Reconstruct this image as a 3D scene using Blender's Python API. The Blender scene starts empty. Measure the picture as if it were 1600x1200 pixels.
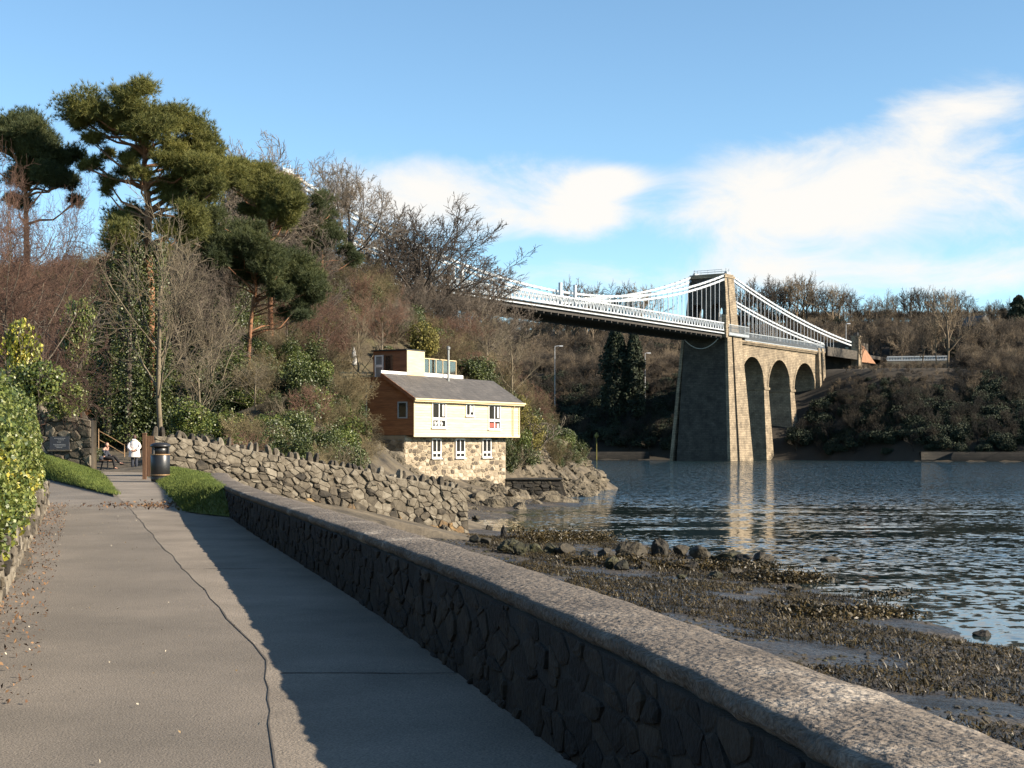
import bpy, bmesh, math, random
import numpy as np
from mathutils import Vector, Matrix
R = math.radians
scene = bpy.context.scene
col = scene.collection

# ------------------------------------------------------------------ camera
F, HZ, EYE = 2300.0, 693.0, 4.5          # focal length in photo pixels, horizon row, eye height above the water
cam_d = bpy.data.cameras.new('camera'); cam = bpy.data.objects.new('camera', cam_d); col.objects.link(cam)
cam.location = (0, 0, EYE); cam.rotation_euler = (R(90), 0, 0)
cam_d.sensor_width = 36; cam_d.lens = 36 * F / 1600; cam_d.shift_y = (HZ - 600) / 1600
cam_d.clip_start = 0.1; cam_d.clip_end = 8000
scene.camera = cam
# ------------------------------------------------------------------ sun and sky
EL = R(26); SH = Vector((.95, -.31, 0)).normalized()
SUN = Vector((SH.x * math.cos(EL), SH.y * math.cos(EL), math.sin(EL)))
sd = bpy.data.lights.new('sun', 'SUN'); sd.energy = 5.0; sd.angle = R(.5); sd.color = (1, .87, .70)
so = bpy.data.objects.new('sun', sd); col.objects.link(so); so.rotation_euler = SUN.to_track_quat('Z', 'Y').to_euler()
wd = bpy.data.worlds.new('World'); scene.world = wd; wd.use_nodes = True
def world_nodes():
    nt = wd.node_tree; nt.nodes.clear(); N = nt.nodes.new; L = nt.links.new
    out = N('ShaderNodeOutputWorld'); mix = N('ShaderNodeMixShader')
    sky = N('ShaderNodeTexSky'); sky.sky_type = 'NISHITA'; sky.sun_disc = False
    sky.sun_elevation = EL; sky.sun_rotation = math.atan2(SH.x, SH.y); sky.air_density = .75; sky.dust_density = .15; sky.ozone_density = 1.6
    b1 = N('ShaderNodeBackground'); b1.inputs[1].default_value = SKY_STRENGTH; tint = N('ShaderNodeVectorMath'); tint.operation = 'MULTIPLY'; tint.inputs[1].default_value = (.86, 1.0, .97); L(sky.outputs[0], tint.inputs[0]); L(tint.outputs[0], b1.inputs[0])
    b2 = N('ShaderNodeBackground'); b2.inputs[0].default_value = (1, .97, .92, 1); b2.inputs[1].default_value = CLOUD_STRENGTH
    tc = N('ShaderNodeTexCoord')
    def vm(op, a, b=None):
        n = N('ShaderNodeVectorMath'); n.operation = op
        for i, q in enumerate((a, b)):
            if q is None: continue
            if isinstance(q, tuple): n.inputs[i].default_value = q
            else: L(q, n.inputs[i])
        return n
    def ma(op, a, b=None, c=None, clamp=False):
        n = N('ShaderNodeMath'); n.operation = op; n.use_clamp = clamp
        for i, q in enumerate((a, b, c)):
            if q is None: continue
            if isinstance(q, (int, float)): n.inputs[i].default_value = q
            else: L(q, n.inputs[i])
        return n.outputs[0]
    D = tc.outputs['Generated']
    st = vm('MULTIPLY', D, (1, 1, 2.2)).outputs[0]
    n1 = N('ShaderNodeTexNoise'); n1.inputs['Scale'].default_value = 9; n1.inputs['Detail'].default_value = 9; n1.inputs['Roughness'].default_value = .62
    n1.inputs['Distortion'].default_value = .6
    L(st, n1.inputs['Vector'])
    n2 = N('ShaderNodeTexNoise'); n2.inputs['Scale'].default_value = 2.0; n2.inputs['Detail'].default_value = 3
    L(st, n2.inputs['Vector'])
    acc = ma('MULTIPLY', ma('SUBTRACT', n2.outputs[0], .60), 1.5)
    # cloud banks: (direction as photo pixel, half width, half height, weight)
    for (px, py, w, h, k) in [(1260, 290, 225, 85, 1.0), (1440, 215, 140, 85, .8), (1150, 345, 140, 80, .55), (1370, 340, 130, 60, .45), (1550, 170, 110, 40, .7), (1600, 320, 110, 55, .55), (740, 285, 160, 58, .85), (600, 290, 190, 62, .65), (925, 330, 55, 42, 1.25), (955, 280, 55, 20, .9), (660, 345, 150, 55, .4),
                              (850, 440, 260, 26, .6), (1450, 440, 330, 34, .85), (1150, 420, 120, 30, .4), (820, 345, 70, 18, .35), (1150, 130, 500, 90, -.5), (500, 120, 600, 110, -.5)]:
        c = Vector(((px - 800) / F, 1, (HZ - py) / F)).normalized()
        v = vm('SUBTRACT', D, tuple(c)); v = vm('MULTIPLY', v.outputs[0], (F / w, F / w * .5, F / h))
        ln = vm('LENGTH', v.outputs[0])
        g = ma('POWER', 2.718, ma('MULTIPLY', ma('MULTIPLY', ln.outputs['Value'], ln.outputs['Value']), -.8))
        acc = ma('MULTIPLY_ADD', g, k, acc)
    tot = ma('ADD', acc, ma('MULTIPLY', ma('SUBTRACT', n1.outputs[0], .5), 2.6))
    mr = N('ShaderNodeMapRange'); mr.interpolation_type = 'SMOOTHSTEP'
    mr.inputs['From Min'].default_value = .20; mr.inputs['From Max'].default_value = 1.3; mr.inputs['To Max'].default_value = .97
    L(tot, mr.inputs['Value'])
    L(mr.outputs[0], mix.inputs[0]); L(b1.outputs[0], mix.inputs[1]); L(b2.outputs[0], mix.inputs[2]); L(mix.outputs[0], out.inputs[0])
SKY_STRENGTH, CLOUD_STRENGTH = .090, .40
world_nodes()
scene.view_settings.view_transform = 'Standard'; scene.view_settings.look = 'None'
scene.view_settings.gamma = 1; scene.view_settings.use_curve_mapping = False; scene.view_settings.exposure = 1.35
scene.cycles.use_denoising = True
scene.cycles.max_bounces = 4; scene.cycles.diffuse_bounces = 2; scene.cycles.glossy_bounces = 3; scene.cycles.transparent_max_bounces = 6
scene.cycles.caustics_reflective = False; scene.cycles.caustics_refractive = False

# ------------------------------------------------------------------ helpers
def W(px, py, d): return Vector(((px - 800) / F * d, d, EYE + (HZ - py) / F * d))
def norm(a): return a / np.maximum(np.linalg.norm(a, axis=-1, keepdims=True), 1e-9)
def tag(o, label=None, cat=None, group=None, kind=None):
    if label: o['label'] = label
    if cat: o['category'] = cat
    if group: o['group'] = group
    if kind: o['kind'] = kind
    return o
def link(name, me, m=None, parent=None, loc=None, smooth=False):
    o = bpy.data.objects.new(name, me); col.objects.link(o)
    if me is not None and m is not None:
        me.materials.clear(); me.materials.append(m)
        if smooth: me.shade_smooth()
    if parent is not None: o.parent = parent
    if loc is not None: o.location = loc
    return o
def empty(name, loc=(0, 0, 0), rz=0):
    o = bpy.data.objects.new(name, None); col.objects.link(o); o.location = loc; o.rotation_euler = (0, 0, rz); o.empty_display_size = .2
    return o
def npmesh(name, V, Fc):
    V = np.asarray(V, dtype=np.float32); Fc = np.asarray(Fc, dtype=np.int32); k = Fc.shape[1]
    me = bpy.data.meshes.new(name)
    me.vertices.add(len(V)); me.vertices.foreach_set('co', V.ravel())
    me.loops.add(Fc.size); me.loops.foreach_set('vertex_index', Fc.ravel())
    me.polygons.add(len(Fc)); me.polygons.foreach_set('loop_start', np.arange(0, Fc.size, k, dtype=np.int32))
    me.update(calc_edges=True); return me
class MB:                                   # collects boxes, bars, tubes; builds ONE mesh
    def __init__(s): s.v = []; s.f = []
    def add(s, V, Fc):
        b = len(s.v); s.v += [tuple(p) for p in V]; s.f += [tuple(b + i for i in q) for q in Fc]; return s
    def box(s, x0, x1, y0, y1, z0, z1, top=0, tx=None):
        a = top; bx = a if tx is None else tx
        s.add([(x0, y0, z0), (x1, y0, z0), (x1, y1, z0), (x0, y1, z0), (x0 + bx, y0 + a, z1), (x1 - bx, y0 + a, z1), (x1 - bx, y1 - a, z1), (x0 + bx, y1 - a, z1)],
              [(3, 2, 1, 0), (4, 5, 6, 7), (0, 1, 5, 4), (1, 2, 6, 5), (2, 3, 7, 6), (3, 0, 4, 7)]); return s
    def bar(s, p, q, w, h=None, up=(0, 0, 1)):
        p, q = Vector(p), Vector(q); h = h or w; d = (q - p).normalized(); u = Vector(up)
        if abs(d.dot(u)) > .98: u = Vector((0, 1, 0))
        a = d.cross(u).normalized() * w / 2; b = a.cross(d).normalized() * h / 2
        s.add([p - a - b, p + a - b, p + a + b, p - a + b, q - a - b, q + a - b, q + a + b, q - a + b],
              [(3, 2, 1, 0), (4, 5, 6, 7), (0, 1, 5, 4), (1, 2, 6, 5), (2, 3, 7, 6), (3, 0, 4, 7)]); return s
    def tube(s, pts, r, n=8, cap=True):
        pts = [Vector(p) for p in pts]; rr = r if isinstance(r, (list, tuple)) else [r] * len(pts); b = len(s.v)
        for i, p in enumerate(pts):
            d = (pts[min(i + 1, len(pts) - 1)] - pts[max(i - 1, 0)]).normalized()
            u = Vector((0, 0, 1)) if abs(d.z) < .95 else Vector((1, 0, 0))
            a = d.cross(u).normalized(); c = d.cross(a)
            for k in range(n): s.v.append(tuple(p + (a * math.cos(2 * math.pi * k / n) + c * math.sin(2 * math.pi * k / n)) * rr[i]))
        for i in range(len(pts) - 1):
            for k in range(n): s.f.append((b + i * n + k, b + i * n + (k + 1) % n, b + (i + 1) * n + (k + 1) % n, b + (i + 1) * n + k))
        if cap: s.f.append(tuple(b + k for k in reversed(range(n)))); s.f.append(tuple(b + (len(pts) - 1) * n + k for k in range(n)))
        return s
    def lathe(s, prof, n=24, c=(0, 0)):
        b = len(s.v)
        for (r, z) in prof:
            for k in range(n): s.v.append((c[0] + r * math.cos(2 * math.pi * k / n), c[1] + r * math.sin(2 * math.pi * k / n), z))
        for i in range(len(prof) - 1):
            for k in range(n): s.f.append((b + i * n + k, b + i * n + (k + 1) % n, b + (i + 1) * n + (k + 1) % n, b + (i + 1) * n + k))
        s.f.append(tuple(b + k for k in reversed(range(n)))); s.f.append(tuple(b + (len(prof) - 1) * n + k for k in range(n)))
        return s
    def mesh(s, name):
        me = bpy.data.meshes.new(name); me.from_pydata(s.v, [], s.f); me.update(); return me
    def build(s, name, m, parent=None, loc=None, smooth=False): return link(name, s.mesh(name), m, parent, loc, smooth)
def bevel(o, w=.01, seg=2):
    b = o.modifiers.new('bevel', 'BEVEL'); b.width = w; b.segments = seg; b.limit_method = 'ANGLE'; return o

def mat(name, cols, scale=3, rough=.8, bump=0, bscale=None, detail=6, island=0, objrand=0, coords='Object', metal=0, spec=None, stretch=None, contrast=.25, trans=0, rrange=None, bdist=.02, fine=0, fscale=90):
    """procedural material: noise ramp between colours, optional per-leaf / per-object variation and bump"""
    m = bpy.data.materials.new(name); m.use_nodes = True; nt = m.node_tree; N = nt.nodes.new; L = nt.links.new
    b = nt.nodes['Principled BSDF']; b.inputs['Roughness'].default_value = rough; b.inputs['Metallic'].default_value = metal
    if spec is not None: b.inputs['Specular IOR Level'].default_value = spec
    tc = N('ShaderNodeTexCoord'); vec = tc.outputs[coords]
    if stretch:
        mp = N('ShaderNodeMapping'); mp.inputs['Scale'].default_value = stretch; L(vec, mp.inputs[0]); vec = mp.outputs[0]
    tn = N('ShaderNodeTexNoise'); tn.inputs['Scale'].default_value = scale; tn.inputs['Detail'].default_value = detail; tn.inputs['Roughness'].default_value = .6; L(vec, tn.inputs['Vector'])
    fac = tn.outputs[0]
    def ma(op, a, b_, clamp=False):
        n = N('ShaderNodeMath'); n.operation = op; n.use_clamp = clamp
        for i, q in enumerate((a, b_)):
            if isinstance(q, (int, float)): n.inputs[i].default_value = q
            else: L(q, n.inputs[i])
        return n.outputs[0]
    if island:
        g = N('ShaderNodeNewGeometry'); fac = ma('ADD', fac, ma('MULTIPLY', ma('SUBTRACT', g.outputs['Random Per Island'], .5), island))
    if objrand:
        oi = N('ShaderNodeObjectInfo'); fac = ma('ADD', fac, ma('MULTIPLY', ma('SUBTRACT', oi.outputs['Random'], .5), objrand))
    rp = N('ShaderNodeValToRGB'); e = rp.color_ramp.elements
    while len(e) < len(cols): e.new(.5)
    for i, c in enumerate(cols):
        e[i].position = .5 + contrast * (2 * i / max(1, len(cols) - 1) - 1); e[i].color = (*c, 1)
    L(fac, rp.inputs[0]); colo = rp.outputs[0]
    if fine:                                                        # fine grit over the broad colour
        t3 = N('ShaderNodeTexNoise'); t3.inputs['Scale'].default_value = fscale; t3.inputs['Detail'].default_value = 3; t3.inputs['Roughness'].default_value = .7; L(vec, t3.inputs['Vector'])
        m3 = N('ShaderNodeMapRange'); m3.inputs['From Min'].default_value = .35; m3.inputs['From Max'].default_value = .65; m3.inputs['To Min'].default_value = 1 - fine; m3.inputs['To Max'].default_value = 1 + fine; L(t3.outputs[0], m3.inputs[0])
        vs = N('ShaderNodeVectorMath'); vs.operation = 'SCALE'; L(colo, vs.inputs[0]); L(m3.outputs[0], vs.inputs['Scale']); colo = vs.outputs[0]
    L(colo, b.inputs['Base Color'])
    if rrange:
        mr = N('ShaderNodeMapRange'); mr.inputs['From Min'].default_value = .38; mr.inputs['From Max'].default_value = .62
        mr.inputs['To Min'].default_value = rrange[0]; mr.inputs['To Max'].default_value = rrange[1]; L(tn.outputs[0], mr.inputs[0]); L(mr.outputs[0], b.inputs['Roughness'])
    if bump:
        t2 = N('ShaderNodeTexNoise'); t2.inputs['Scale'].default_value = bscale or scale * 6; t2.inputs['Detail'].default_value = 5; L(vec, t2.inputs['Vector'])
        bp = N('ShaderNodeBump'); bp.inputs['Strength'].default_value = bump; bp.inputs['Distance'].default_value = bdist; L(t2.outputs[0], bp.inputs['Height']); L(bp.outputs[0], b.inputs['Normal'])
    if trans:
        tr = N('ShaderNodeBsdfTranslucent'); L(rp.outputs[0], tr.inputs[0]); mx = N('ShaderNodeMixShader'); mx.inputs[0].default_value = trans
        L(b.outputs[0], mx.inputs[1]); L(tr.outputs[0], mx.inputs[2]); L(mx.outputs[0], nt.nodes['Material Output'].inputs[0])
    return m
def plain(name, c, rough=.6, metal=0, spec=None): return mat(name, [tuple(x * .8 for x in c), tuple(min(1, x * 1.12) for x in c)], 2.5, rough, .15, 25, metal=metal, spec=spec)

M = {}
M['tarmac'] = mat('tarmac', [(.098, .084, .067), (.142, .121, .097), (.195, .165, .132)], .55, .9, .7, 70, detail=13, contrast=.24, bdist=.012, fine=.3, fscale=85)
M['concrete_path'] = mat('concrete_path', [(.115, .096, .076), (.178, .15, .118), (.24, .202, .162)], .8, .95, .7, 60, detail=13, contrast=.26, bdist=.014, fine=.35, fscale=80)
M['coping'] = mat('coping', [(.035, .028, .022), (.098, .079, .061), (.135, .110, .085), (.36, .31, .25)], 1.9, .95, 1, 24, detail=15, contrast=.26, bdist=.05, fine=.45, fscale=45)
M['mortar'] = mat('mortar', [(.012, .010, .0075), (.027, .022, .016)], 6, 1, .6, 40)
M['rubble_mortar'] = mat('rubble_mortar', [(.03, .024, .016), (.085, .066, .043)], 4, 1, .6, 30)
M['parapet_stone'] = mat('parapet_stone', [(.004, .0034, .0026), (.012, .009, .006), (.036, .028, .019)], 4, .95, .8, 30, objrand=.55, contrast=.3)  # shade on the wall's road side is put into this near-black colour
M['rubble'] = mat('rubble', [(.024, .020, .015), (.066, .054, .038), (.108, .090, .064), (.19, .165, .125)], 3.5, .95, .9, 22, objrand=.6, contrast=.33, detail=10)
M['rubble_low'] = mat('rubble_low', [(.03, .026, .02), (.13, .08, .035), (.22, .14, .06)], 4, .9, .8, 22, objrand=.5, contrast=.3)
M['houstone'] = mat('houstone', [(.06, .047, .034), (.16, .128, .088), (.26, .21, .148), (.36, .31, .24)], 4, .95, .6, 22, objrand=.75, contrast=.36, detail=8)
M['housemortar'] = mat('housemortar', [(.22, .175, .115), (.32, .262, .18)], 3, 1, .4, 30)
M['ashlar'] = None
M['white_steel'] = mat('white_steel', [(.34, .375, .405), (.50, .525, .54)], 1.5, .45, detail=4)
M['grey_steel'] = mat('grey_steel', [(.22, .25, .27), (.36, .39, .41)], 1.2, .5)
M['hanger_steel'] = mat('hanger_steel', [(.4, .43, .46), (.58, .6, .62)], 1.2, .5)
M['deck_under'] = mat('deck_under', [(.03, .027, .024), (.05, .044, .038)], 1, .9)
M['bark'] = mat('bark', [(.045, .035, .026), (.10, .082, .062), (.16, .135, .10)], 3, 1, .6, 20, objrand=.5, contrast=.3)
M['bark_dark'] = mat('bark_dark', [(.03, .023, .018), (.075, .06, .046)], 3, 1, .6, 20)
M['bark_pale'] = mat('bark_pale', [(.075, .06, .04), (.15, .122, .08), (.21, .175, .12)], 3, 1, .4, 20)
M['pine_bark'] = mat('pine_bark', [(.10, .05, .03), (.24, .115, .06), (.30, .16, .09)], 2, 1, .6, 16)
M['twig_red'] = mat('twig_red', [(.05, .028, .02), (.125, .068, .046), (.20, .118, .08)], .35, 1, objrand=.4, contrast=.3)
M['twig_brown'] = mat('twig_brown', [(.045, .036, .019), (.115, .091, .046), (.205, .163, .088)], .25, 1, objrand=.7, contrast=.3)
M['twig_grey'] = mat('twig_grey', [(.06, .047, .037), (.125, .10, .077), (.195, .16, .12)], .3, 1, objrand=.5, contrast=.3)
M['twig_far'] = mat('twig_far', [(.038, .03, .022), (.092, .071, .05), (.165, .126, .083)], .12, 1, objrand=.9, contrast=.3)
M['twig_shade'] = mat('twig_shade', [(.011, .010, .008), (.026, .022, .016), (.052, .042, .028)], .12, 1, objrand=.7, contrast=.3)  # darker copy of the far twigs, the lower bank's shade put into the colour
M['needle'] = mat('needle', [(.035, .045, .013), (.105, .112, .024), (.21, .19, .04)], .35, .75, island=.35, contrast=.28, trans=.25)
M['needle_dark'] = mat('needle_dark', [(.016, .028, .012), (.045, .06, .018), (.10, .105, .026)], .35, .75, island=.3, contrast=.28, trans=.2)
M['ivy'] = mat('ivy', [(.02, .036, .010), (.06, .088, .018), (.135, .16, .034), (.25, .26, .085)], .6, .42, island=.55, contrast=.34, trans=.22)
M['ivy_yellow'] = mat('ivy_yellow', [(.06, .08, .012), (.17, .19, .026), (.33, .31, .04), (.42, .34, .06)], .5, .45, island=.5, contrast=.3, trans=.25)
M['ivy_dark'] = mat('ivy_dark', [(.018, .03, .010), (.052, .07, .018), (.12, .135, .038)], .5, .5, island=.5, contrast=.3, trans=.15)
M['far_green'] = mat('far_green', [(.010, .016, .009), (.022, .031, .015), (.048, .058, .025)], .1, .9, island=.4, contrast=.3)
M['gorse'] = mat('gorse', [(.06, .06, .015), (.15, .135, .03), (.27, .22, .05)], .6, .8, island=.4, contrast=.3, trans=.2)
M['bracken'] = mat('bracken', [(.10, .045, .02), (.22, .095, .04), (.32, .16, .07)], .7, .9, island=.5, contrast=.3, trans=.2)
M['grass'] = mat('grass', [(.045, .065, .010), (.09, .125, .018), (.15, .175, .032)], .7, .8, island=.45, contrast=.3, trans=.2)
M['turf'] = mat('turf', [(.045, .06, .012), (.08, .105, .018), (.12, .13, .03)], 1.3, 1, .6, 30)
M['soil'] = mat('soil', [(.03, .024, .015), (.065, .052, .03), (.085, .08, .035)], .35, 1, .7, 3, detail=9)
M['far_soil'] = mat('far_soil', [(.014, .012, .008), (.03, .023, .015), (.055, .039, .022)], .05, 1, .3, 1, detail=9)
M['mud'] = mat('mud', [(.014, .011, .007), (.034, .027, .018), (.085, .068, .05)], .55, .6, 1, 7, detail=13, contrast=.24, rrange=(.14, .8), bdist=.12, fine=.4, fscale=30)
M['weed'] = mat('weed', [(.010, .008, .003), (.026, .019, .006), (.052, .036, .010), (.092, .064, .019)], .35, .5, spec=.35, island=.35, contrast=.33)
M['rock'] = mat('rock', [(.007, .006, .004), (.02, .016, .010), (.05, .040, .024)], 2.2, .85, 1, 9, objrand=.4, contrast=.28)
M['rock_green'] = mat('rock_green', [(.009, .008, .005), (.026, .024, .009), (.06, .056, .02)], 2.2, .85, 1, 9, objrand=.3, contrast=.25)
M['cliff'] = mat('cliff', [(.035, .03, .022), (.10, .082, .055), (.2, .165, .115)], .9, .95, 1, 4, contrast=.28, detail=10, bdist=.2)
M['cedar'] = mat('cedar', [(.15, .058, .026), (.25, .10, .042), (.34, .15, .065)], 1.2, .6, .2, 20, stretch=(1, 1, 9), objrand=.2)
M['cream_board'] = mat('cream_board', [(.47, .36, .20), (.55, .43, .255), (.61, .495, .32)], .9, .6, .2, 20, stretch=(1, 1, 9), objrand=.25)  # on the house front, sunlight on the timber is put into this colour
M['slate'] = mat('slate', [(.046, .042, .038), (.07, .063, .057), (.11, .098, .088)], 1.8, .65, .5, 14, stretch=(1, 1, 1), detail=8)
M['white_paint'] = plain('white_paint', (.72, .70, .66), .5)
M['glass_dark'] = mat('glass_dark', [(.008, .009, .009), (.03, .03, .026)], 1.5, .06, spec=.6)
M['glass_pale'] = mat('glass_pale', [(.12, .13, .13), (.3, .32, .32)], 2.5, .1, spec=.6)
M['cloth_red'] = plain('cloth_red', (.35, .06, .04))
M['cloth_white'] = plain('cloth_white', (.55, .53, .5))
M['galv'] = plain('galv', (.3, .3, .29), .4, .6)
M['bin_black'] = mat('bin_black', [(.012, .012, .013), (.022, .021, .021)], 4, .38, .1, 40)
M['gold'] = plain('gold', (.32, .2, .1), .45, .3)
M['bench_black'] = plain('bench_black', (.015, .015, .014), .6)
M['wood_brown'] = mat('wood_brown', [(.07, .035, .018), (.16, .085, .045)], 3, .85, .5, 20, stretch=(1, 1, .2))
M['coat_white'] = mat('coat_white', [(.68, .62, .58), (.8, .75, .7)], 6, .9, .5, 14)
M['navy'] = plain('navy', (.03, .035, .05), .9)
M['black_cloth'] = plain('black_cloth', (.012, .011, .012), .9)
M['skin'] = plain('skin', (.5, .28, .2), .6)
M['hair'] = mat('hair', [(.03, .012, .008), (.07, .03, .018)], 12, .6, .4, 60)
M['shoe'] = plain('shoe', (.03, .016, .01), .6)
M['plaque'] = plain('plaque', (.045, .047, .055), .5)
M['plaque_ink'] = plain('plaque_ink', (.3, .3, .3), .6)
M['lamp_grey'] = plain('lamp_grey', (.55, .56, .57), .4)
M['brick_roof'] = mat('brick_roof', [(.2, .10, .055), (.3, .16, .09)], 1, .9)
ORD = 'first second third fourth fifth sixth seventh eighth ninth tenth eleventh twelfth thirteenth fourteenth fifteenth sixteenth seventeenth eighteenth nineteenth twentieth twenty-first twenty-second twenty-third twenty-fourth twenty-fifth twenty-sixth'.split()
M['dry_leaf'] = mat('dry_leaf', [(.05, .025, .013), (.12, .058, .026), (.2, .115, .055)], 3, .9, island=.8)
M['speck'] = mat('speck', [(.2, .14, .07), (.5, .45, .35)], 3, .9, island=.9)

def ashlar(name, c1, c2, mort, bw=1.1, bh=.45):
    m = bpy.data.materials.new(name); m.use_nodes = True; nt = m.node_tree; N = nt.nodes.new; L = nt.links.new; b = nt.nodes['Principled BSDF']; b.inputs['Roughness'].default_value = .95
    tc = N('ShaderNodeTexCoord'); sp = N('ShaderNodeSeparateXYZ'); L(tc.outputs['Object'], sp.inputs[0])
    ad = N('ShaderNodeMath'); L(sp.outputs[0], ad.inputs[0]); L(sp.outputs[1], ad.inputs[1])
    cb = N('ShaderNodeCombineXYZ'); L(ad.outputs[0], cb.inputs[0]); L(sp.outputs[2], cb.inputs[1])
    br = N('ShaderNodeTexBrick'); L(cb.outputs[0], br.inputs['Vector']); br.inputs['Scale'].default_value = 1
    br.inputs['Brick Width'].default_value = bw; br.inputs['Row Height'].default_value = bh; br.inputs['Mortar Size'].default_value = .035
    br.inputs['Color1'].default_value = (*c1, 1); br.inputs['Color2'].default_value = (*c2, 1); br.inputs['Mortar'].default_value = (*mort, 1)
    tn = N('ShaderNodeTexNoise'); tn.inputs['Scale'].default_value = .45; tn.inputs['Detail'].default_value = 9; tn.inputs['Roughness'].default_value = .65; L(tc.outputs['Object'], tn.inputs['Vector'])
    rp = N('ShaderNodeValToRGB'); rp.color_ramp.elements[0].position = .3; rp.color_ramp.elements[0].color = (.4, .38, .35, 1); rp.color_ramp.elements[1].position = .68; rp.color_ramp.elements[1].color = (1.15, 1.1, 1.0, 1); L(tn.outputs[0], rp.inputs[0])
    mx = N('ShaderNodeMix'); mx.data_type = 'RGBA'; mx.blend_type = 'MULTIPLY'; mx.inputs[0].default_value = 1; L(br.outputs[0], mx.inputs[6]); L(rp.outputs[0], mx.inputs[7]); L(mx.outputs[2], b.inputs['Base Color'])
    bp = N('ShaderNodeBump'); bp.inputs['Strength'].default_value = .7; bp.inputs['Distance'].default_value = .1; L(br.outputs['Fac'], bp.inputs['Height']); bp.invert = True; L(bp.outputs[0], b.inputs['Normal'])
    return m
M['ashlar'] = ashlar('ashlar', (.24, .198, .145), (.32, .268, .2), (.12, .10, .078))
M['ashlar_dark'] = ashlar('ashlar_dark', (.058, .053, .047), (.088, .079, .069), (.034, .031, .027))  # same stone, with the shade of the tower faces put into its colour
M['quay'] = ashlar('quay', (.014, .013, .011), (.026, .023, .019), (.01, .009, .008))

def rbf(pts):
    P = np.array(pts, float); A = np.linalg.norm(P[:, None, :2] - P[None, :, :2], axis=2); n = len(P)
    K = np.zeros((n + 3, n + 3)); K[:n, :n] = A; K[:n, n] = K[n, :n] = 1; K[:n, n + 1:] = P[:, :2]; K[n + 1:, :n] = P[:, :2].T
    w = np.linalg.solve(K + np.eye(n + 3) * 1e-9, np.r_[P[:, 2], 0, 0, 0])
    def f(x, y):
        x = np.asarray(x, float); y = np.asarray(y, float); sh = x.shape; x = x.ravel(); y = y.ravel(); out = np.empty(len(x))
        for i in range(0, len(x), 20000):
            a, b = x[i:i + 20000], y[i:i + 20000]
            out[i:i + 20000] = np.hypot(a[:, None] - P[None, :, 0], b[:, None] - P[None, :, 1]) @ w[:n] + w[n] + w[n + 1] * a + w[n + 2] * b
        return out.reshape(sh)
    return f
_VN = {}
def vnoise(x, y, s=1.0, seed=0, octv=4):
    if seed not in _VN: _VN[seed] = np.random.RandomState(seed).rand(256, 256)
    T = _VN[seed]; x = np.asarray(x, float) * s + 1000; y = np.asarray(y, float) * s + 1000; o = 0; a = .5
    for k in range(octv):
        xi = np.floor(x).astype(int); yi = np.floor(y).astype(int); fx = x - xi; fy = y - yi; fx = fx * fx * (3 - 2 * fx); fy = fy * fy * (3 - 2 * fy)
        g = lambda i, j: T[i % 256, j % 256]
        o = o + a * ((g(xi, yi) * (1 - fx) + g(xi + 1, yi) * fx) * (1 - fy) + (g(xi, yi + 1) * (1 - fx) + g(xi + 1, yi + 1) * fx) * fy - .5) * 2
        x = x * 2.03; y = y * 2.03; a *= .5
    return o
def gridmesh(name, xs, ys, zf):
    X, Y = np.meshgrid(xs, ys); Z = zf(X, Y); V = np.stack([X, Y, Z], -1).reshape(-1, 3); nx, ny = len(xs), len(ys)
    i = (np.arange(ny - 1)[:, None] * nx + np.arange(nx - 1)[None]).ravel()
    return npmesh(name, V, np.stack([i, i + 1, i + nx + 1, i + nx], 1))
def hit(px, py, hf, d0=3, d1=700):                  # where a photo pixel's ray meets a ground surface
    d = d0
    while d < d1:
        p = W(px, py, d)
        if p.z <= float(hf(p.x, p.y)): return p
        d *= 1.004
    return W(px, py, d1)

# ---- vegetation meshes
def tubes(P0, P1, r0, r1, k=3):
    P0 = np.asarray(P0); P1 = np.asarray(P1); d = norm(P1 - P0); up = np.where(np.abs(d[:, 2:3]) < .9, [[0, 0, 1.]], [[1., 0, 0]])
    a = norm(np.cross(d, up)); b = np.cross(d, a); n = len(P0); V = np.empty((n, 2 * k, 3))
    for j in range(k):
        t = 2 * math.pi * j / k; o = a * math.cos(t) + b * math.sin(t)
        V[:, j] = P0 + o * r0[:, None]; V[:, k + j] = P1 + o * r1[:, None]
    base = (np.arange(n) * 2 * k)[:, None]
    Fc = np.concatenate([base + np.array([[j, (j + 1) % k, k + (j + 1) % k, k + j]]) for j in range(k)], 0)
    return V.reshape(-1, 3), Fc
def grow(rg, start, dr, ln, segs, wander, up):
    pts = [start]; d = dr.copy(); p = start.copy()
    for s in range(segs):
        d = norm(d + rg.normal(0, wander, d.shape) + np.array([0, 0, up])); p = p + d * (ln / segs)[:, None]; pts.append(p)
    return np.stack(pts, 1)
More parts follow.
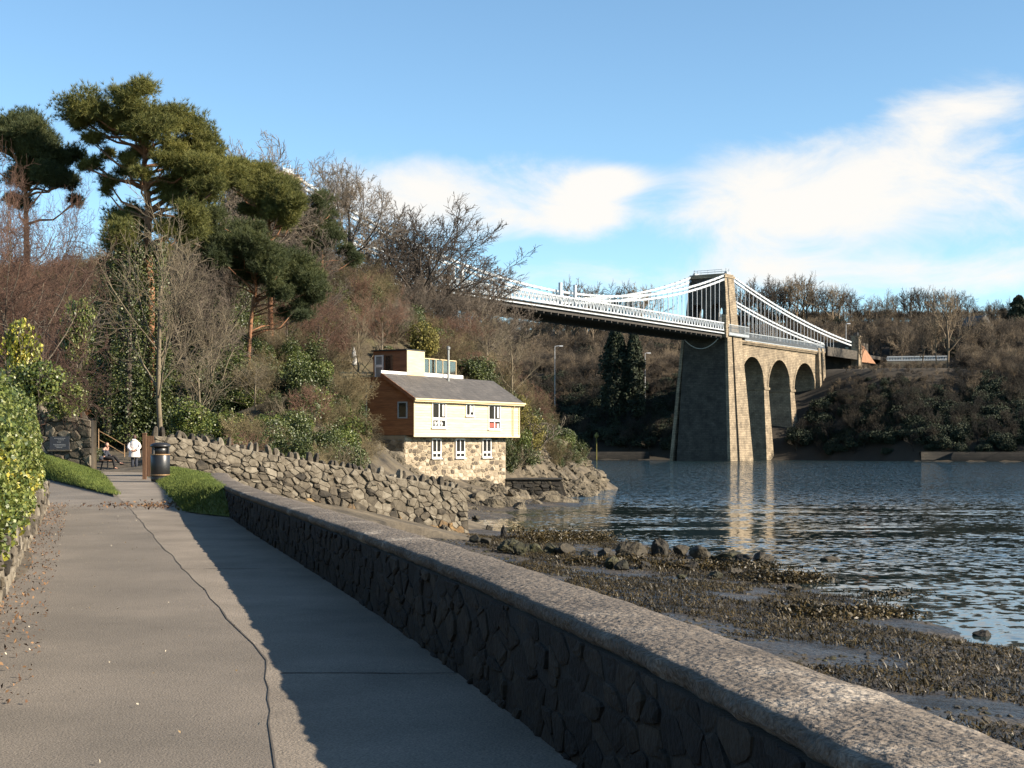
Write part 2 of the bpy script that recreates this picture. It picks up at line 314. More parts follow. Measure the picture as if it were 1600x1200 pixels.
def skeleton(seed, H, trunk=.45, kids=(9, 7, 6, 5), ratio=(.75, .55, .5, .5), ang=(48, 45, 42, 40), wander=(.08, .16, .2, .22, .25), up=(.05, .1, .08, .05, .03), r0=None, t0=(.35, .3, .2, .15), rk=.55, lean=(0, 0), stems=1, rmin=.006):
    """recursive branching, one numpy batch per level; returns a list of (points, radius0, radius1) by level"""
    rg = np.random.RandomState(seed); r0 = r0 or H * .022
    st = np.zeros((stems, 3)); st[:, :2] = rg.normal(0, .12 * (stems > 1) * H * .15, (stems, 2))
    dr = norm(np.c_[rg.normal(lean[0], .05 + .32 * (stems > 1), stems), rg.normal(lean[1], .05 + .32 * (stems > 1), stems), np.ones(stems)])
    ln = np.full(stems, H * trunk) * rg.uniform(.8, 1.1, stems); rad = np.full(stems, r0); out = []; segs = [6, 5, 4, 3, 2]
    for lv in range(len(kids) + 1):
        pts = grow(rg, st, dr, ln, segs[lv], wander[lv], up[lv]); end = rad * (.55 if lv == 0 else .35); out.append((pts, rad, np.maximum(end, rmin * .6)))
        if lv == len(kids): break
        k = kids[lv]; n = len(pts); S = segs[lv]
        t = t0[lv] + (1 - t0[lv]) * (np.arange(k)[None] + rg.uniform(0, 1, (n, k))) / k
        f = np.clip(t * S, 0, S - 1e-6); i = f.astype(int); fr = (f - i)[..., None]; ar = np.arange(n)[:, None]
        pos = pts[ar, i] * (1 - fr) + pts[ar, i + 1] * fr; d = norm(pts[ar, i + 1] - pts[ar, i])
        q = norm(np.cross(d, rg.normal(0, 1, d.shape))); an = np.radians(ang[lv] * rg.uniform(.6, 1.3, (n, k)))[..., None]
        st = pos.reshape(-1, 3); dr = (d * np.cos(an) + q * np.sin(an)).reshape(-1, 3)
        base = H * (1 - trunk) if lv == 0 else None
        ln = ((np.full((n, k), base) if base else ln[:, None]) * ratio[lv] * (1.15 - .5 * t) * rg.uniform(.6, 1.2, (n, k))).ravel()
        rad = np.maximum(((rad[:, None] * (1 - t) + end[:, None] * t) * rk * rg.uniform(.75, 1.1, (n, k))).ravel(), rmin)
    return out
def skel_mesh(name, levels, sides):
    Vs, Fs, b = [], [], 0
    for (pts, ra, rb), k in zip(levels, sides):
        S = pts.shape[1] - 1; t = np.linspace(0, 1, S + 1); rr = ra[:, None] * (1 - t) + rb[:, None] * t
        V, Fc = tubes(pts[:, :-1].reshape(-1, 3), pts[:, 1:].reshape(-1, 3), rr[:, :-1].ravel(), rr[:, 1:].ravel(), k); Vs.append(V); Fs.append(Fc + b); b += len(V)
    return npmesh(name, np.concatenate(Vs), np.concatenate(Fs))
def leaves(rg, P, size, wid=.7, upb=.4, out=None, outw=0):
    n = len(P); d = rg.normal(0, 1, (n, 3)) + np.array([0, 0, -.1]); nn = rg.normal(0, 1, (n, 3)) + np.array([0, 0, upb])
    if out is not None: nn = nn + out * outw
    d = norm(d); s = norm(np.cross(d, nn)); s2 = size * rg.uniform(.6, 1.3, (n, 1)); f = norm(np.cross(s, d))
    V = np.stack([P - d * s2 * .5, P + s * s2 * wid * .5 + f * s2 * .12, P + d * s2 * .5, P - s * s2 * wid * .5 + f * s2 * .12], 1).reshape(-1, 3)
    i = np.arange(n)[:, None] * 4; return V, i + np.array([[0, 1, 2, 3]])
def needles(rg, P, D, ln, w, k=3, spread=.7):
    n = len(P) * k; P = np.repeat(P, k, 0); D = norm(np.repeat(D, k, 0) + rg.normal(0, spread, (n, 3))); s = norm(np.cross(D, rg.normal(0, 1, (n, 3))))
    l = ln * rg.uniform(.6, 1.2, (n, 1)); V = np.stack([P - s * w / 2, P + s * w / 2, P + D * l], 1).reshape(-1, 3)
    return V, np.arange(n)[:, None] * 3 + np.array([[0, 1, 2]])
def ball(rg, n, shell=.5):
    d = norm(rg.normal(0, 1, (n, 3))); return d * (rg.uniform(shell ** 3, 1, (n, 1)) ** (1 / 3))
def clumpy(rg, n, nc, rad, shell=.6, sub=.35):                    # points in uneven clumps filling an ellipsoid
    c = ball(rg, nc, .35); i = rg.randint(0, nc, n); return (c[i] * (1 - sub) + ball(rg, n, shell) * (sub * rg.uniform(.6, 1.3, (nc, 1)))[i]) * np.array(rad), i

def voro(Wd, Hd, sx, sy, rg, jit=.42, gap=.02, skip=None, wv=.55, rnd=.16):
    """irregular stone outlines filling a Wd x Hd wall face"""
    pts = []; ny = max(1, int(round(Hd / sy)))
    for j in range(ny):
        nx = max(1, int(round(Wd / sx * rg.uniform(.85, 1.15))))
        for i in range(nx): pts.append(((i + .5 + rg.uniform(-jit, jit)) * Wd / nx, (j + .5 + rg.uniform(-jit, jit) * .8) * Hd / ny))
    Q = np.array(pts) / np.array([sx, sy]); out = []; wt = rg.uniform(0, wv, len(Q))
    for a in range(len(Q)):
        nb = np.argsort(((Q - Q[a]) ** 2).sum(1))[1:15]; poly = [(0, 0), (Wd / sx, 0), (Wd / sx, Hd / sy), (0, Hd / sy)]
        for b in nb:
            nrm = Q[b] - Q[a]; m = (Q[a] + Q[b]) / 2 + nrm * (wt[a] - wt[b]) / (2 * max(.25, nrm @ nrm)); new = []
            for k in range(len(poly)):
                p, q = poly[k], poly[(k + 1) % len(poly)]; dp = (p[0] - m[0]) * nrm[0] + (p[1] - m[1]) * nrm[1]; dq = (q[0] - m[0]) * nrm[0] + (q[1] - m[1]) * nrm[1]
                if dp <= 0: new.append(p)
                if dp * dq < 0: t = dp / (dp - dq); new.append((p[0] + t * (q[0] - p[0]), p[1] + t * (q[1] - p[1])))
            poly = new
            if len(poly) < 3: break
        if len(poly) < 3: continue
        P = np.array(poly) * np.array([sx, sy]); c = P.mean(0)
        if skip and skip(c): continue
        L_ = np.linalg.norm(P - c, axis=1, keepdims=True); P = c + (P - c) * np.maximum(.3, 1 - gap / np.maximum(L_, 1e-3))
        Pn = np.roll(P, -1, 0); P = np.stack([P * (1 - rnd) + Pn * rnd, P * rnd + Pn * (1 - rnd)], 1).reshape(-1, 2)     # round the corners
        if len(P) > 12: P = P[::2]
        out.append((c, P))
    return out
def stone(rg, c, P, h, mapf):
    n = len(P); t = rg.uniform(-.25, .25, 2) * h; sz = np.ptp(P, axis=0).max() + 1e-6
    def ring(s, z): return [mapf(*(c + (p - c) * s * rg.uniform(.97, 1.03)), z + float(((p - c) / sz) @ t) * 2 + rg.uniform(-.22, .22) * h * (z > 0)) for p in P]
    V = ring(1, -.03) + ring(.95, h * .75) + ring(.72, h) + [mapf(*c, h * rg.uniform(.9, 1.15))]
    Fc = []
    for r in range(2):
        for i in range(n): Fc.append((r * n + i, r * n + (i + 1) % n, (r + 1) * n + (i + 1) % n, (r + 1) * n + i))
    for i in range(n): Fc.append((2 * n + i, 2 * n + (i + 1) % n, 3 * n))
    return V, Fc

# ================================================================== THE SETTING
def pz(d): return np.interp(d, [-20, 10, 33, 50, 60, 75], [2.9, 2.9, 3.1, 3.28, 3.28, 3.2])       # path height along the promenade
_pf = np.polyfit([-4, 0, 4, 6.8, 8.58, 11.6, 14.05, 17.15, 23.3, 33, 43], [2.0, 1.5, .9, .55, .168, -.70, -1.41, -2.3, -4.05, -6.55, -8.85], 4)
def xin(d): return np.polyval(_pf, d)                                                            # parapet: inner face
def xseam(d): return np.interp(d, [-12, 0, 4, 7.26, 9.15, 10.86, 12.2, 14.5, 18, 23.3, 31.2], [.6, -.3, -.85, -1.17, -1.51, -1.81, -2.24, -2.93, -4.02, -5.66, -8.06])
TOP = 3.62                                                                                       # parapet top

def water_mat():
    m = bpy.data.materials.new('water'); m.use_nodes = True; nt = m.node_tree; N = nt.nodes.new; L = nt.links.new; b = nt.nodes['Principled BSDF']
    b.inputs['Base Color'].default_value = (.010, .022, .024, 1); b.inputs['Roughness'].default_value = .04; b.inputs['IOR'].default_value = 1.33
    tc = N('ShaderNodeTexCoord')
    def noise(sc, scale, det, seedoff=0):
        mp = N('ShaderNodeMapping'); mp.inputs['Scale'].default_value = sc; mp.inputs['Location'].default_value = (seedoff, seedoff * .7, 0); L(tc.outputs['Object'], mp.inputs[0])
        t = N('ShaderNodeTexNoise'); t.inputs['Scale'].default_value = scale; t.inputs['Detail'].default_value = det; L(mp.outputs[0], t.inputs['Vector']); return t
    def vmath(op, a, bb):
        n = N('ShaderNodeVectorMath'); n.operation = op
        for i, q in enumerate((a, bb)):
            if isinstance(q, tuple): n.inputs[i].default_value = q
            elif op == 'SCALE' and i == 1: L(q, n.inputs['Scale'])
            else: L(q, n.inputs[i])
        return n.outputs[0]
    fine = vmath('SUBTRACT', noise((1, 1, 1), 2.4, 6).outputs['Color'], (.5, .5, .5))
    wide = vmath('SUBTRACT', noise((.3, 1, 1), .45, 4, 7).outputs['Color'], (.5, .5, .5))
    # ruffled by wind and current far out, smoother in the lee of the shore
    sep = N('ShaderNodeSeparateXYZ'); L(tc.outputs['Object'], sep.inputs[0])
    far = N('ShaderNodeMapRange'); far.interpolation_type = 'SMOOTHSTEP'; far.inputs['From Min'].default_value = 95; far.inputs['From Max'].default_value = 165; L(sep.outputs[1], far.inputs[0])
    pt = noise((.25, 1, 1), .05, 4, 31)
    pr = N('ShaderNodeMapRange'); pr.interpolation_type = 'SMOOTHSTEP'; pr.inputs['From Min'].default_value = .42; pr.inputs['From Max'].default_value = .62; L(pt.outputs[0], pr.inputs[0])
    a = N('ShaderNodeMath'); a.operation = 'MULTIPLY_ADD'; L(pr.outputs[0], a.inputs[0]); a.inputs[1].default_value = .55; a.inputs[2].default_value = .26
    a2 = N('ShaderNodeMath'); a2.operation = 'MULTIPLY_ADD'; L(far.outputs[0], a2.inputs[0]); a2.inputs[1].default_value = 5.0
    lee = N('ShaderNodeMapRange'); lee.interpolation_type = 'SMOOTHSTEP'; lee.inputs['From Min'].default_value = 36; lee.inputs['From Max'].default_value = 66; lee.inputs['To Min'].default_value = .22; L(sep.outputs[1], lee.inputs[0])
    lm = N('ShaderNodeMath'); lm.operation = 'MULTIPLY'; L(lee.outputs[0], lm.inputs[0]); L(a.outputs[0], lm.inputs[1]); L(lm.outputs[0], a2.inputs[2])
    nv = vmath('ADD', vmath('SCALE', fine, a2.outputs[0]), vmath('SCALE', vmath('MULTIPLY', wide, (.13, .28, 0)), lee.outputs[0]))
    nv = vmath('MULTIPLY', nv, (1, 1, 0)); nv = vmath('ADD', nv, (0, 0, 1)); n = N('ShaderNodeVectorMath'); n.operation = 'NORMALIZE'; L(nv, n.inputs[0]); L(n.outputs[0], b.inputs['Normal'])
    return m
M['water'] = water_mat()
tag(link('water', npmesh('water', [(-900, -60, 0), (1500, -60, 0), (1500, 900, 0), (-900, 900, 0)], [(0, 1, 2, 3)]), M['water']), 'rippled tidal strait with sky and bridge pier reflected', kind='structure')

# road and promenade
def sheet(name, ds, lf, rf, zf, m, n=6, label=None):
    V = []; 
    for d in ds:
        a, b = float(lf(d)), float(rf(d))
        for i in range(n + 1): x = a + (b - a) * i / n; V.append((x, d, float(zf(x, d))))
    k = n + 1; Fc = [(j * k + i, j * k + i + 1, (j + 1) * k + i + 1, (j + 1) * k + i) for j in range(len(ds) - 1) for i in range(n)]
    return tag(link(name, npmesh(name, V, Fc), m, smooth=True), label, kind='structure')
ds = np.arange(-12, 60, .5)
sheet('road', ds, lambda d: -34, lambda d: xin(d) + .25 if d < 42 else float(np.interp(d, [42, 56, 60], [-8.7, -13.2, -14.3])), lambda x, d: pz(d), M['tarmac'], 10, 'worn grey tarmac promenade road')
AC = lambda d: np.interp(d, [31.2, 37, 61, 80], [-8.06, -9.9, -17.2, -22.6])
GR = lambda d: np.interp(d, [31, 53, 80], [-6.9, -12.9, -19.6])
ds2 = np.r_[np.arange(-12, 31, .4), np.arange(31.2, 79, .5)]
wob = lambda d: .028 * float(vnoise(d, d * .3, .9, 3)) + .02 * float(vnoise(d, 0, 5, 4))
sheet('footpath', ds2, lambda d: xseam(d) + wob(d) if d < 31 else AC(d), lambda d: xin(d) + .2 if d < 30.9 else GR(d) + .35, lambda x, d: pz(d) + .004, M['concrete_path'], 6, 'buff concrete footpath along the sea wall')
M['joint'] = mat('joint', [(.05, .043, .036), (.09, .077, .063)], 8, 1)
sheet('road_joint', np.arange(-12, 31.2, .4), lambda d: xseam(d) + wob(d) - max(0, .004 + .022 * float(vnoise(d, 9, 1.7, 5))), lambda d: xseam(d) + wob(d) + .002, lambda x, d: pz(d) + .0055, M['joint'], 1, 'dark cracked seam between tarmac and concrete')
for (d, x0, x1, w) in ((17.9, -4.0, -2.6, .03), (39.5, -10.6, -9.3, .05), (10.2, -1.6, -.25, .02)):
    xs = np.linspace(x0, x1, 30); V = []
    for x in xs: o = .03 * float(vnoise(x, d, 3, 8)); V += [(x, d + o, float(pz(d)) + .009), (x, d + o + w * (1 + float(vnoise(x, d, 6, 2))), float(pz(d)) + .009)]
    tag(link('path_joint', npmesh('path_joint', V, [(2 * i, 2 * i + 2, 2 * i + 3, 2 * i + 1) for i in range(29)]), M['joint']), 'crosswise expansion joint in the footpath', kind='structure')

# lawns
def left_lawn(s, t):
    A = np.array([-9.9, 37.]); far = np.stack([np.interp(t, [0, .6, 1], [-17.05, -19.2, -18.3]), np.interp(t, [0, .6, 1], [60.6, 59.6, 55.5])], -1)
    P = A + s[..., None] * (far - A); z = pz(P[..., 1]) + .05 + s ** 1.2 * np.interp(t, [0, .1, .3, .6, .8, 1], [0, .14, .4, .78, .45, -.02]); return P[..., 0], P[..., 1], z
def xr2(d): return np.where(d < 43, xin(d) - .02, np.interp(d, [43, 56], [-8.87, -12.9]))
def right_lawn(s, t):
    d = 28.6 + s * 26.4 + (1 - s) * 2.3 * (1 - t); l = GR(d); x = l + (xr2(d) - l) * t
    z = pz(d) + .02 + (3.57 - pz(d)) * np.clip(t * 1.25, 0, 1) ** .8 * np.clip(s * 14, 0, 1) ** .7; return x, d, z
rg = np.random.RandomState(5)
def lawn(name, fn, ns, n_bl, label, lab2):
    s, t = np.meshgrid(np.linspace(0, 1, ns), np.linspace(0, 1, 24)); x, y, z = fn(s, t); z = z + .02 * vnoise(x, y, 2.2, 6)
    V = np.stack([x, y, z], -1).reshape(-1, 3); i = (np.arange(23)[:, None] * ns + np.arange(ns - 1)[None]).ravel()
    tag(link(name, npmesh(name, V, np.stack([i, i + 1, i + ns + 1, i + ns], 1)), M['turf'], smooth=True), label, kind='structure')
    s = np.sqrt(rg.uniform(0, 1, n_bl)) if fn is left_lawn else rg.uniform(0, 1, n_bl); t = rg.uniform(0, 1, n_bl); x, y, z = fn(s, t); x = x + rg.normal(0, .06, n_bl)
    V, Fc = needles(rg, np.stack([x, y, z], 1), np.tile([0, 0, 1.], (n_bl, 1)), .085, .014, 2, .55)
    tag(link('grass', npmesh('grass', V, Fc), M['grass']), lab2, kind='stuff')
lawn('lawn', left_lawn, 40, 26000, 'mown grass bank below the wall with the plaque', 'short grass on the bank below the plaque wall')
lawn('lawn', right_lawn, 60, 30000, 'grass mound beside the litter bin', 'short grass on the mound by the litter bin')

# beach
BP = [(2.0, -10, 1.4), (1.8, 4, 1.3), (.5, 12, 1.25), (-2.5, 22, 1.2), (-6, 35, 1.1), (-7.5, 46, 1.2), (-6, 52, 1.0), (-2, 58, .75), (5, 20, .82), (4, 30, .62), (3, 40, .5), (2, 50, .34), (8, 10, .9), (7, 22, .62), (8, 30, .38), (7, 40, .27), (5, 50, .2),
      (16, -10, .2), (14, 10, .15), (12, 22, .14), (11, 31.6, 0), (9.8, 40, 0), (9.4, 48, 0), (8.6, 55, 0), (5.7, 66, 0), (2.5, 68, .1), (-1.5, 66, .3), (0, 76, -.08), (-2.5, 85, -.05), (-1.5, 97, -.02), (1, 103, .05), (6, 110, -.05),
      (20, 20, -.5), (16, 31, -.4), (14, 42, -.3), (13, 55, -.3), (10, 70, -.3), (5, 80, -.22), (6, 95, -.3), (12, 105, -.8), (26, 40, -1.5), (26, 80, -1.5), (-12, 60, 1.5), (-6, 90, .8), (-5, 105, 1.0), (30, -10, -1.5), (18, 120, -1.8)]
_bz = rbf(BP)
def bz(x, y): return _bz(x, y) + .085 * vnoise(x, y, .35, 11, 5) + .03 * vnoise(x, y, 1.9, 12, 3)
xs = np.arange(-14, 26, .22); ys = np.r_[np.arange(-8, 20, .4), np.arange(20, 72, .25), np.arange(72, 121, .7)]
tag(link('beach', gridmesh('beach', xs, ys, lambda x, y: np.where(x < xin(np.clip(y, -4, 44)) + .25, np.minimum(bz(x, y), 1.2), bz(x, y))), M['mud'], smooth=True), 'muddy low tide foreshore', kind='structure')

# wooded hillside on the near shore
HP = [(-1, 66, .1), (0, 80, -.3), (.5, 95, -.3), (-.5, 103, .2), (4, 112, .2), (6, 125, .1), (7.5, 140, .1), (6, 160, .3), (2, 180, 0), (-8, 205, 0), (-20, 235, 0), (-30, 265, 0), (8, 66, -1.5), (10, 100, -2), (14, 130, -2), (15, 160, -2), (10, 190, -2), (0, 215, -2), (-5, 265, -2),
      (-4, 72, .1), (-3.5, 85, -.2), (-3.2, 95, -.1), (-6.5, 70, 1.2), (-8, 85, 1.7), (-7, 98, 1.5), (-9, 64, 2.8), (-4, 103, .9), (-8.5, 106, 2.0), (-6, 113, 3), (0, 117, .5), (1.6, 120.5, .1), (3.6, 126, .4), (5.2, 133, .6), (-2.5, 123, 6.5), (1.8, 128, 4.5), (-10, 114, 7), (-12, 107, 7.2),
      (-13, 66, 3.9), (-13, 72, 5.0), (-12, 80, 7.2), (-12, 95, 9.5), (-15, 108, 11.5), (-10, 125, 13), (1, 135, 7), (4, 145, 5), (-6, 140, 13), (-16, 130, 17), (-1, 160, 9), (-14, 155, 20), (-12, 180, 15), (-25, 150, 24), (-25, 110, 13.5), (-25, 92, 9), (-18, 88, 7.2), (-20, 79, 4.0), (-27, 79, 4.8),
      (-35, 72, 5.2), (-34, 60, 4.6), (-42, 90, 9), (-42, 120, 13.5), (-45, 160, 20), (-30, 190, 24), (-44, 240, 18), (-60, 200, 23), (-62, 120, 14), (-85, 80, 12), (-85, 160, 21), (-120, 260, 24), (-25, 210, 14), (-130, 60, 12), (-60, 60, 8), (-60, 290, 10), (-120, 120, 16),
      (-18, 71, 3.0), (-18, 62, 3.0), (-14, 54, 3.0), (-22, 62, 3.2), (-22, 66, 3.4), (-12, 57, 3.2), (-25, 50, 2.8), (-14, 44, 2.7), (-10, 32, 2.6), (-6, 24, 2.5), (-6, 40, 2.4), (-4, 12, 2.4), (-8, 14, 3.8), (-12, 24, 4.0), (-14.5, 34, 3.7), (-18, 34, 4.6), (-20, 20, 6), (-16, 8, 5), (-9, 54, 2.0)]
_hz = rbf(HP)
def hz(x, y): return _hz(x, y) + np.clip(1 - np.abs(_hz(x, y) - 2.2) / 2.2, 0, 1) * (np.asarray(x) > -11) * (np.asarray(y) > 90) * ~((np.asarray(x) > -1.5) & (np.asarray(x) < 5.5) & (np.asarray(y) > 113) & (np.asarray(y) < 124)) * .9 * np.abs(vnoise(x, y, .5, 23, 5)) + np.clip((_hz(x, y) - 4) * .25, 0, 1) * .7 * vnoise(x, y, .22, 21, 5)
def bank_mat():
    m = mat('bank', [(.025, .02, .012), (.055, .043, .024), (.075, .068, .03)], .5, 1, .8, 4, detail=9, bdist=.1); nt = m.node_tree; N = nt.nodes.new; L = nt.links.new; b = nt.nodes['Principled BSDF']
    old = b.inputs['Base Color'].links[0].from_socket; tc = N('ShaderNodeTexCoord'); sp = N('ShaderNodeSeparateXYZ'); L(tc.outputs['Object'], sp.inputs[0])
    t = N('ShaderNodeTexNoise'); t.inputs['Scale'].default_value = .8; t.inputs['Detail'].default_value = 9; L(tc.outputs['Object'], t.inputs['Vector'])
    r = N('ShaderNodeValToRGB'); r.color_ramp.elements[0].position = .3; r.color_ramp.elements[0].color = (.018, .015, .011, 1); r.color_ramp.elements[1].position = .7; r.color_ramp.elements[1].color = (.135, .108, .072, 1); L(t.outputs[0], r.inputs[0])
    a = N('ShaderNodeMath'); a.operation = 'MULTIPLY_ADD'; L(t.outputs[0], a.inputs[0]); a.inputs[1].default_value = 4; L(sp.outputs[2], a.inputs[2])
    mr = N('ShaderNodeMapRange'); mr.inputs['From Min'].default_value = 5; mr.inputs['From Max'].default_value = 7; L(a.outputs[0], mr.inputs[0])
    mx = N('ShaderNodeMix'); mx.data_type = 'RGBA'; L(mr.outputs[0], mx.inputs[0]); L(r.outputs[0], mx.inputs[6]); L(old, mx.inputs[7]); L(mx.outputs[2], b.inputs['Base Color']); return m
M['bank'] = bank_mat()
xs = np.r_[np.arange(-150, -34, 3), np.arange(-34, 17, .8)]; ys = np.r_[np.arange(4, 58, 1.5), np.arange(58, 150, .8), np.arange(150, 300, 3)]
def hz_front(x, y):
    z = hz(x, y); low = (x > -5.2) & (y < 58) | (x > xin(np.clip(y, 0, 45)) - 1.0) & (y < 46); return np.where(low, np.minimum(z, .3), z)
tag(link('hillside', gridmesh('hillside', xs, ys, hz_front), M['bank'], smooth=True), 'steep wooded hillside above the near shore', kind='structure')

# far shore
def ysh(x): return np.interp(x, [-300, -100, 10, 45, 66, 84, 105, 140, 300, 900], [470, 430, 414, 406, 402, 396, 374, 362, 345, 300])
def fz(x, y):
    t = y - ysh(x); return np.interp(t, [-30, -1.5, 0, 1.2, 3, 50, 102, 180, 260, 600, 900], [-3, -.6, .9, 1.6, 3.4, 25.5, 28, 50, 54, 50, 40]) + np.clip(t / 40, 0, 1) * 2.2 * vnoise(x, y, .02, 31, 4)
tag(link('far_hill', gridmesh('far_hill', np.r_[np.arange(-300, -40, 20), np.arange(-40, 240, 4), np.arange(240, 900, 20)], np.r_[np.arange(290, 345, 6), np.arange(345, 480, 2.5), np.arange(480, 700, 10), np.arange(700, 1300, 40)], fz), M['far_soil'], smooth=True), 'wooded far shore rising to a ridge', kind='structure')

# ================================================================== WALLS
def wall_part_stones(parent, cells, hfun, mapf, m, rg, limit=300, name='stone', low=None):
    n = 0; rest_v, rest_f = [], []
    for c, P in cells:
        V, Fc = stone(rg, c, P, hfun(), mapf)
        if n < limit:
            me = bpy.data.meshes.new(name); me.from_pydata([tuple(v) for v in V], [], Fc); link(name, me, low if (low and low_test(c)) else m, parent); n += 1
        else:
            b = len(rest_v); rest_v += [tuple(v) for v in V]; rest_f += [tuple(b + i for i in f) for f in Fc]
    if rest_v:
        me = bpy.data.meshes.new('stonework'); me.from_pydata(rest_v, [], rest_f); tag(link('stonework', me, m, parent), kind='stuff')
# --- the sea wall along the promenade
rg = np.random.RandomState(8)
sw = tag(empty('sea_wall', (0, 20, 2.9)), 'low shaded stone sea wall with broad pitted concrete coping beside the road', 'wall')
dd = np.arange(-6, 43.6, .3); nrm = []
for d in dd: g = (float(xin(d + .1)) - float(xin(d - .1))) / .2; v = Vector((1, -g)).normalized(); nrm.append(v)
V = []
for d, n in zip(dd, nrm):
    x = float(xin(d)); V += [(x - .008, d - 20, float(pz(d)) - .3 - 2.9), (x - .008, d - 20, TOP - .09 - 2.9), (x + .5 * n.x, d + .5 * n.y - 20, TOP - .1 - 2.9), (x + .62 * n.x, d + .62 * n.y - 20, .4 - 2.9)]
Fc = [(4 * i + j, 4 * i + j + 1, 4 * i + j + 5, 4 * i + j + 4) for i in range(len(dd) - 1) for j in range(3)]
link('core', npmesh('core', V, Fc), M['mortar'], sw)
# coping: a rough cast cap with ragged arrises
dd = np.concatenate([np.arange(-6, 16, .05), np.arange(16, 43.5, .12)]); prof = [(.03, -.10), (-.012, -.052), (-.008, -.012), (.045, .004), (.16, .012), (.28, .016), (.40, .012), (.49, .0), (.555, -.03), (.56, -.13)]
X = xin(dd); G = np.gradient(X, dd); nx = 1 / np.sqrt(1 + G ** 2); ny = -G * nx; V = np.empty((len(dd), len(prof), 3))
for j, (o, z) in enumerate(prof):
    ed = (j in (0, 1, 2)); rag = (.03 * vnoise(dd, j * .2, 6, 41, 6) if ed else .03 * vnoise(dd, 5 + j, 2, 42, 4) if j > 6 else 0)
    oo = o + rag; V[:, j, 0] = X + nx * oo; V[:, j, 1] = dd + ny * oo - 20; V[:, j, 2] = TOP + z + .006 * vnoise(dd * 1.0, o * 9, 2.5, 43, 5) + .008 * vnoise(dd * 1.0, o * 9, 9, 45, 3) + (.018 * vnoise(dd, 3, 7, 44, 5) if j in (1, 2) else 0) - 2.9
k = len(prof); i = (np.arange(len(dd) - 1)[:, None] * k + np.arange(k - 1)[None]).ravel()
link('coping', npmesh('coping', V.reshape(-1, 3), np.stack([i, i + k, i + k + 1, i + 1], 1)), M['coping'], sw)
dcum = np.arange(2.0, 43.4, .1); arc = np.r_[0, np.cumsum(np.hypot(.1, np.diff(xin(dcum))))]
def map_sw(u, w, h):
    d = float(np.interp(u, arc, dcum)); g = (float(xin(d + .1)) - float(xin(d - .1))) / .2; s = 1 / math.sqrt(1 + g * g)
    return (float(xin(d)) - h * s, d + h * s * g - 20, float(pz(d)) - .06 + w * (TOP - .09 - float(pz(d)) + .06) / .7 - 2.9)
cells = voro(arc[-1], .7, .23, .115, rg, gap=.003, jit=.5, wv=1.0); cells.sort(key=lambda c: c[0][0])
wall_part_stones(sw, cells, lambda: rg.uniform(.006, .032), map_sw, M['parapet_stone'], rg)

# --- rubble wall running down to the shore
rw = tag(empty('rubble_wall', (-7.5, 58.5, 2)), 'tumbledown grey rubble wall with upright coping stones sloping down to the beach', 'wall')
WA, WB = np.array([-13.3, 54.6]), np.array([-1.95, 62.5]); wl = np.linalg.norm(WB - WA); wu = (WB - WA) / wl; wn = np.array([wu[1], -wu[0]])   # wn points to the camera
def rtop(u): return np.interp(u / wl, [0, .08, .2, .4, .6, .78, .97, 1], [4.78, 4.72, 4.45, 3.95, 3.5, 3.05, 2.62, 2.35])
def rbot(u): return np.interp(u / wl, [0, .3, .55, .8, 1], [3.1, 2.4, 1.3, .35, .25])
def map_rw(u, w, h):
    z = float(rbot(u)) + w * (float(rtop(u)) - float(rbot(u))); p = WA + wu * u + wn * (h + .25 * (1 - w)); return (p[0] + 7.5, p[1] - 58.5, z - 2)
us = np.linspace(0, wl, 40); V = []
for u in us: V += [map_rw(u, 0, .015), map_rw(u, .98, .015), map_rw(u, .98, -.6), map_rw(u, 0, -.6)]
Fc = [(4 * i + j, 4 * i + (j + 1) % 4, 4 * i + 4 + (j + 1) % 4, 4 * i + 4 + j) for i in range(39) for j in range(3)] + [(0, 1, 2, 3), (156, 159, 158, 157)]
link('core', npmesh('core', V, Fc), M['rubble_mortar'], rw)
cells = voro(wl, 1.0, .31, .098, rg, gap=.002, jit=.5, wv=1.1, rnd=.12)
def low_test(c): return c[1] < .33 and c[0] > wl * .45 and rg.rand() < .75
wall_part_stones(rw, cells, lambda: rg.uniform(.02, .15), map_rw, M['rubble'], rg, low=M['rubble_low'])
for i, u in enumerate(np.arange(.15, wl - .1, .29)):                                     # cock-and-hen coping
    u += rg.uniform(-.05, .05); z0 = float(rtop(u)) - .06; hh = rg.uniform(.16, .46); w2 = rg.uniform(.09, .17); t = rg.uniform(-.12, .12)
    b = MB(); n = 6; rings = []
    for (s, z) in ((1, 0), (1.0, .5), (.72, .85), (.3, 1.0)): rings.append([Vector((math.cos(2 * math.pi * k / n) * w2 * s * rg.uniform(.8, 1.15) + t * z, math.sin(2 * math.pi * k / n) * .2 * s * rg.uniform(.8, 1.1), z * hh)) for k in range(n)])
    b.add([p for r_ in rings for p in r_], [(r_ * n + k, r_ * n + (k + 1) % n, (r_ + 1) * n + (k + 1) % n, (r_ + 1) * n + k) for r_ in range(3) for k in range(n)] + [tuple(3 * n + k for k in range(n))])
    p = WA + wu * u - wn * .2; o = b.build('coping_stone', M['rubble'], rw, (p[0] + 7.5, p[1] - 58.5, z0 - 2)); o.rotation_euler = (0, 0, math.atan2(wu[1], wu[0]) + rg.uniform(-.3, .3))
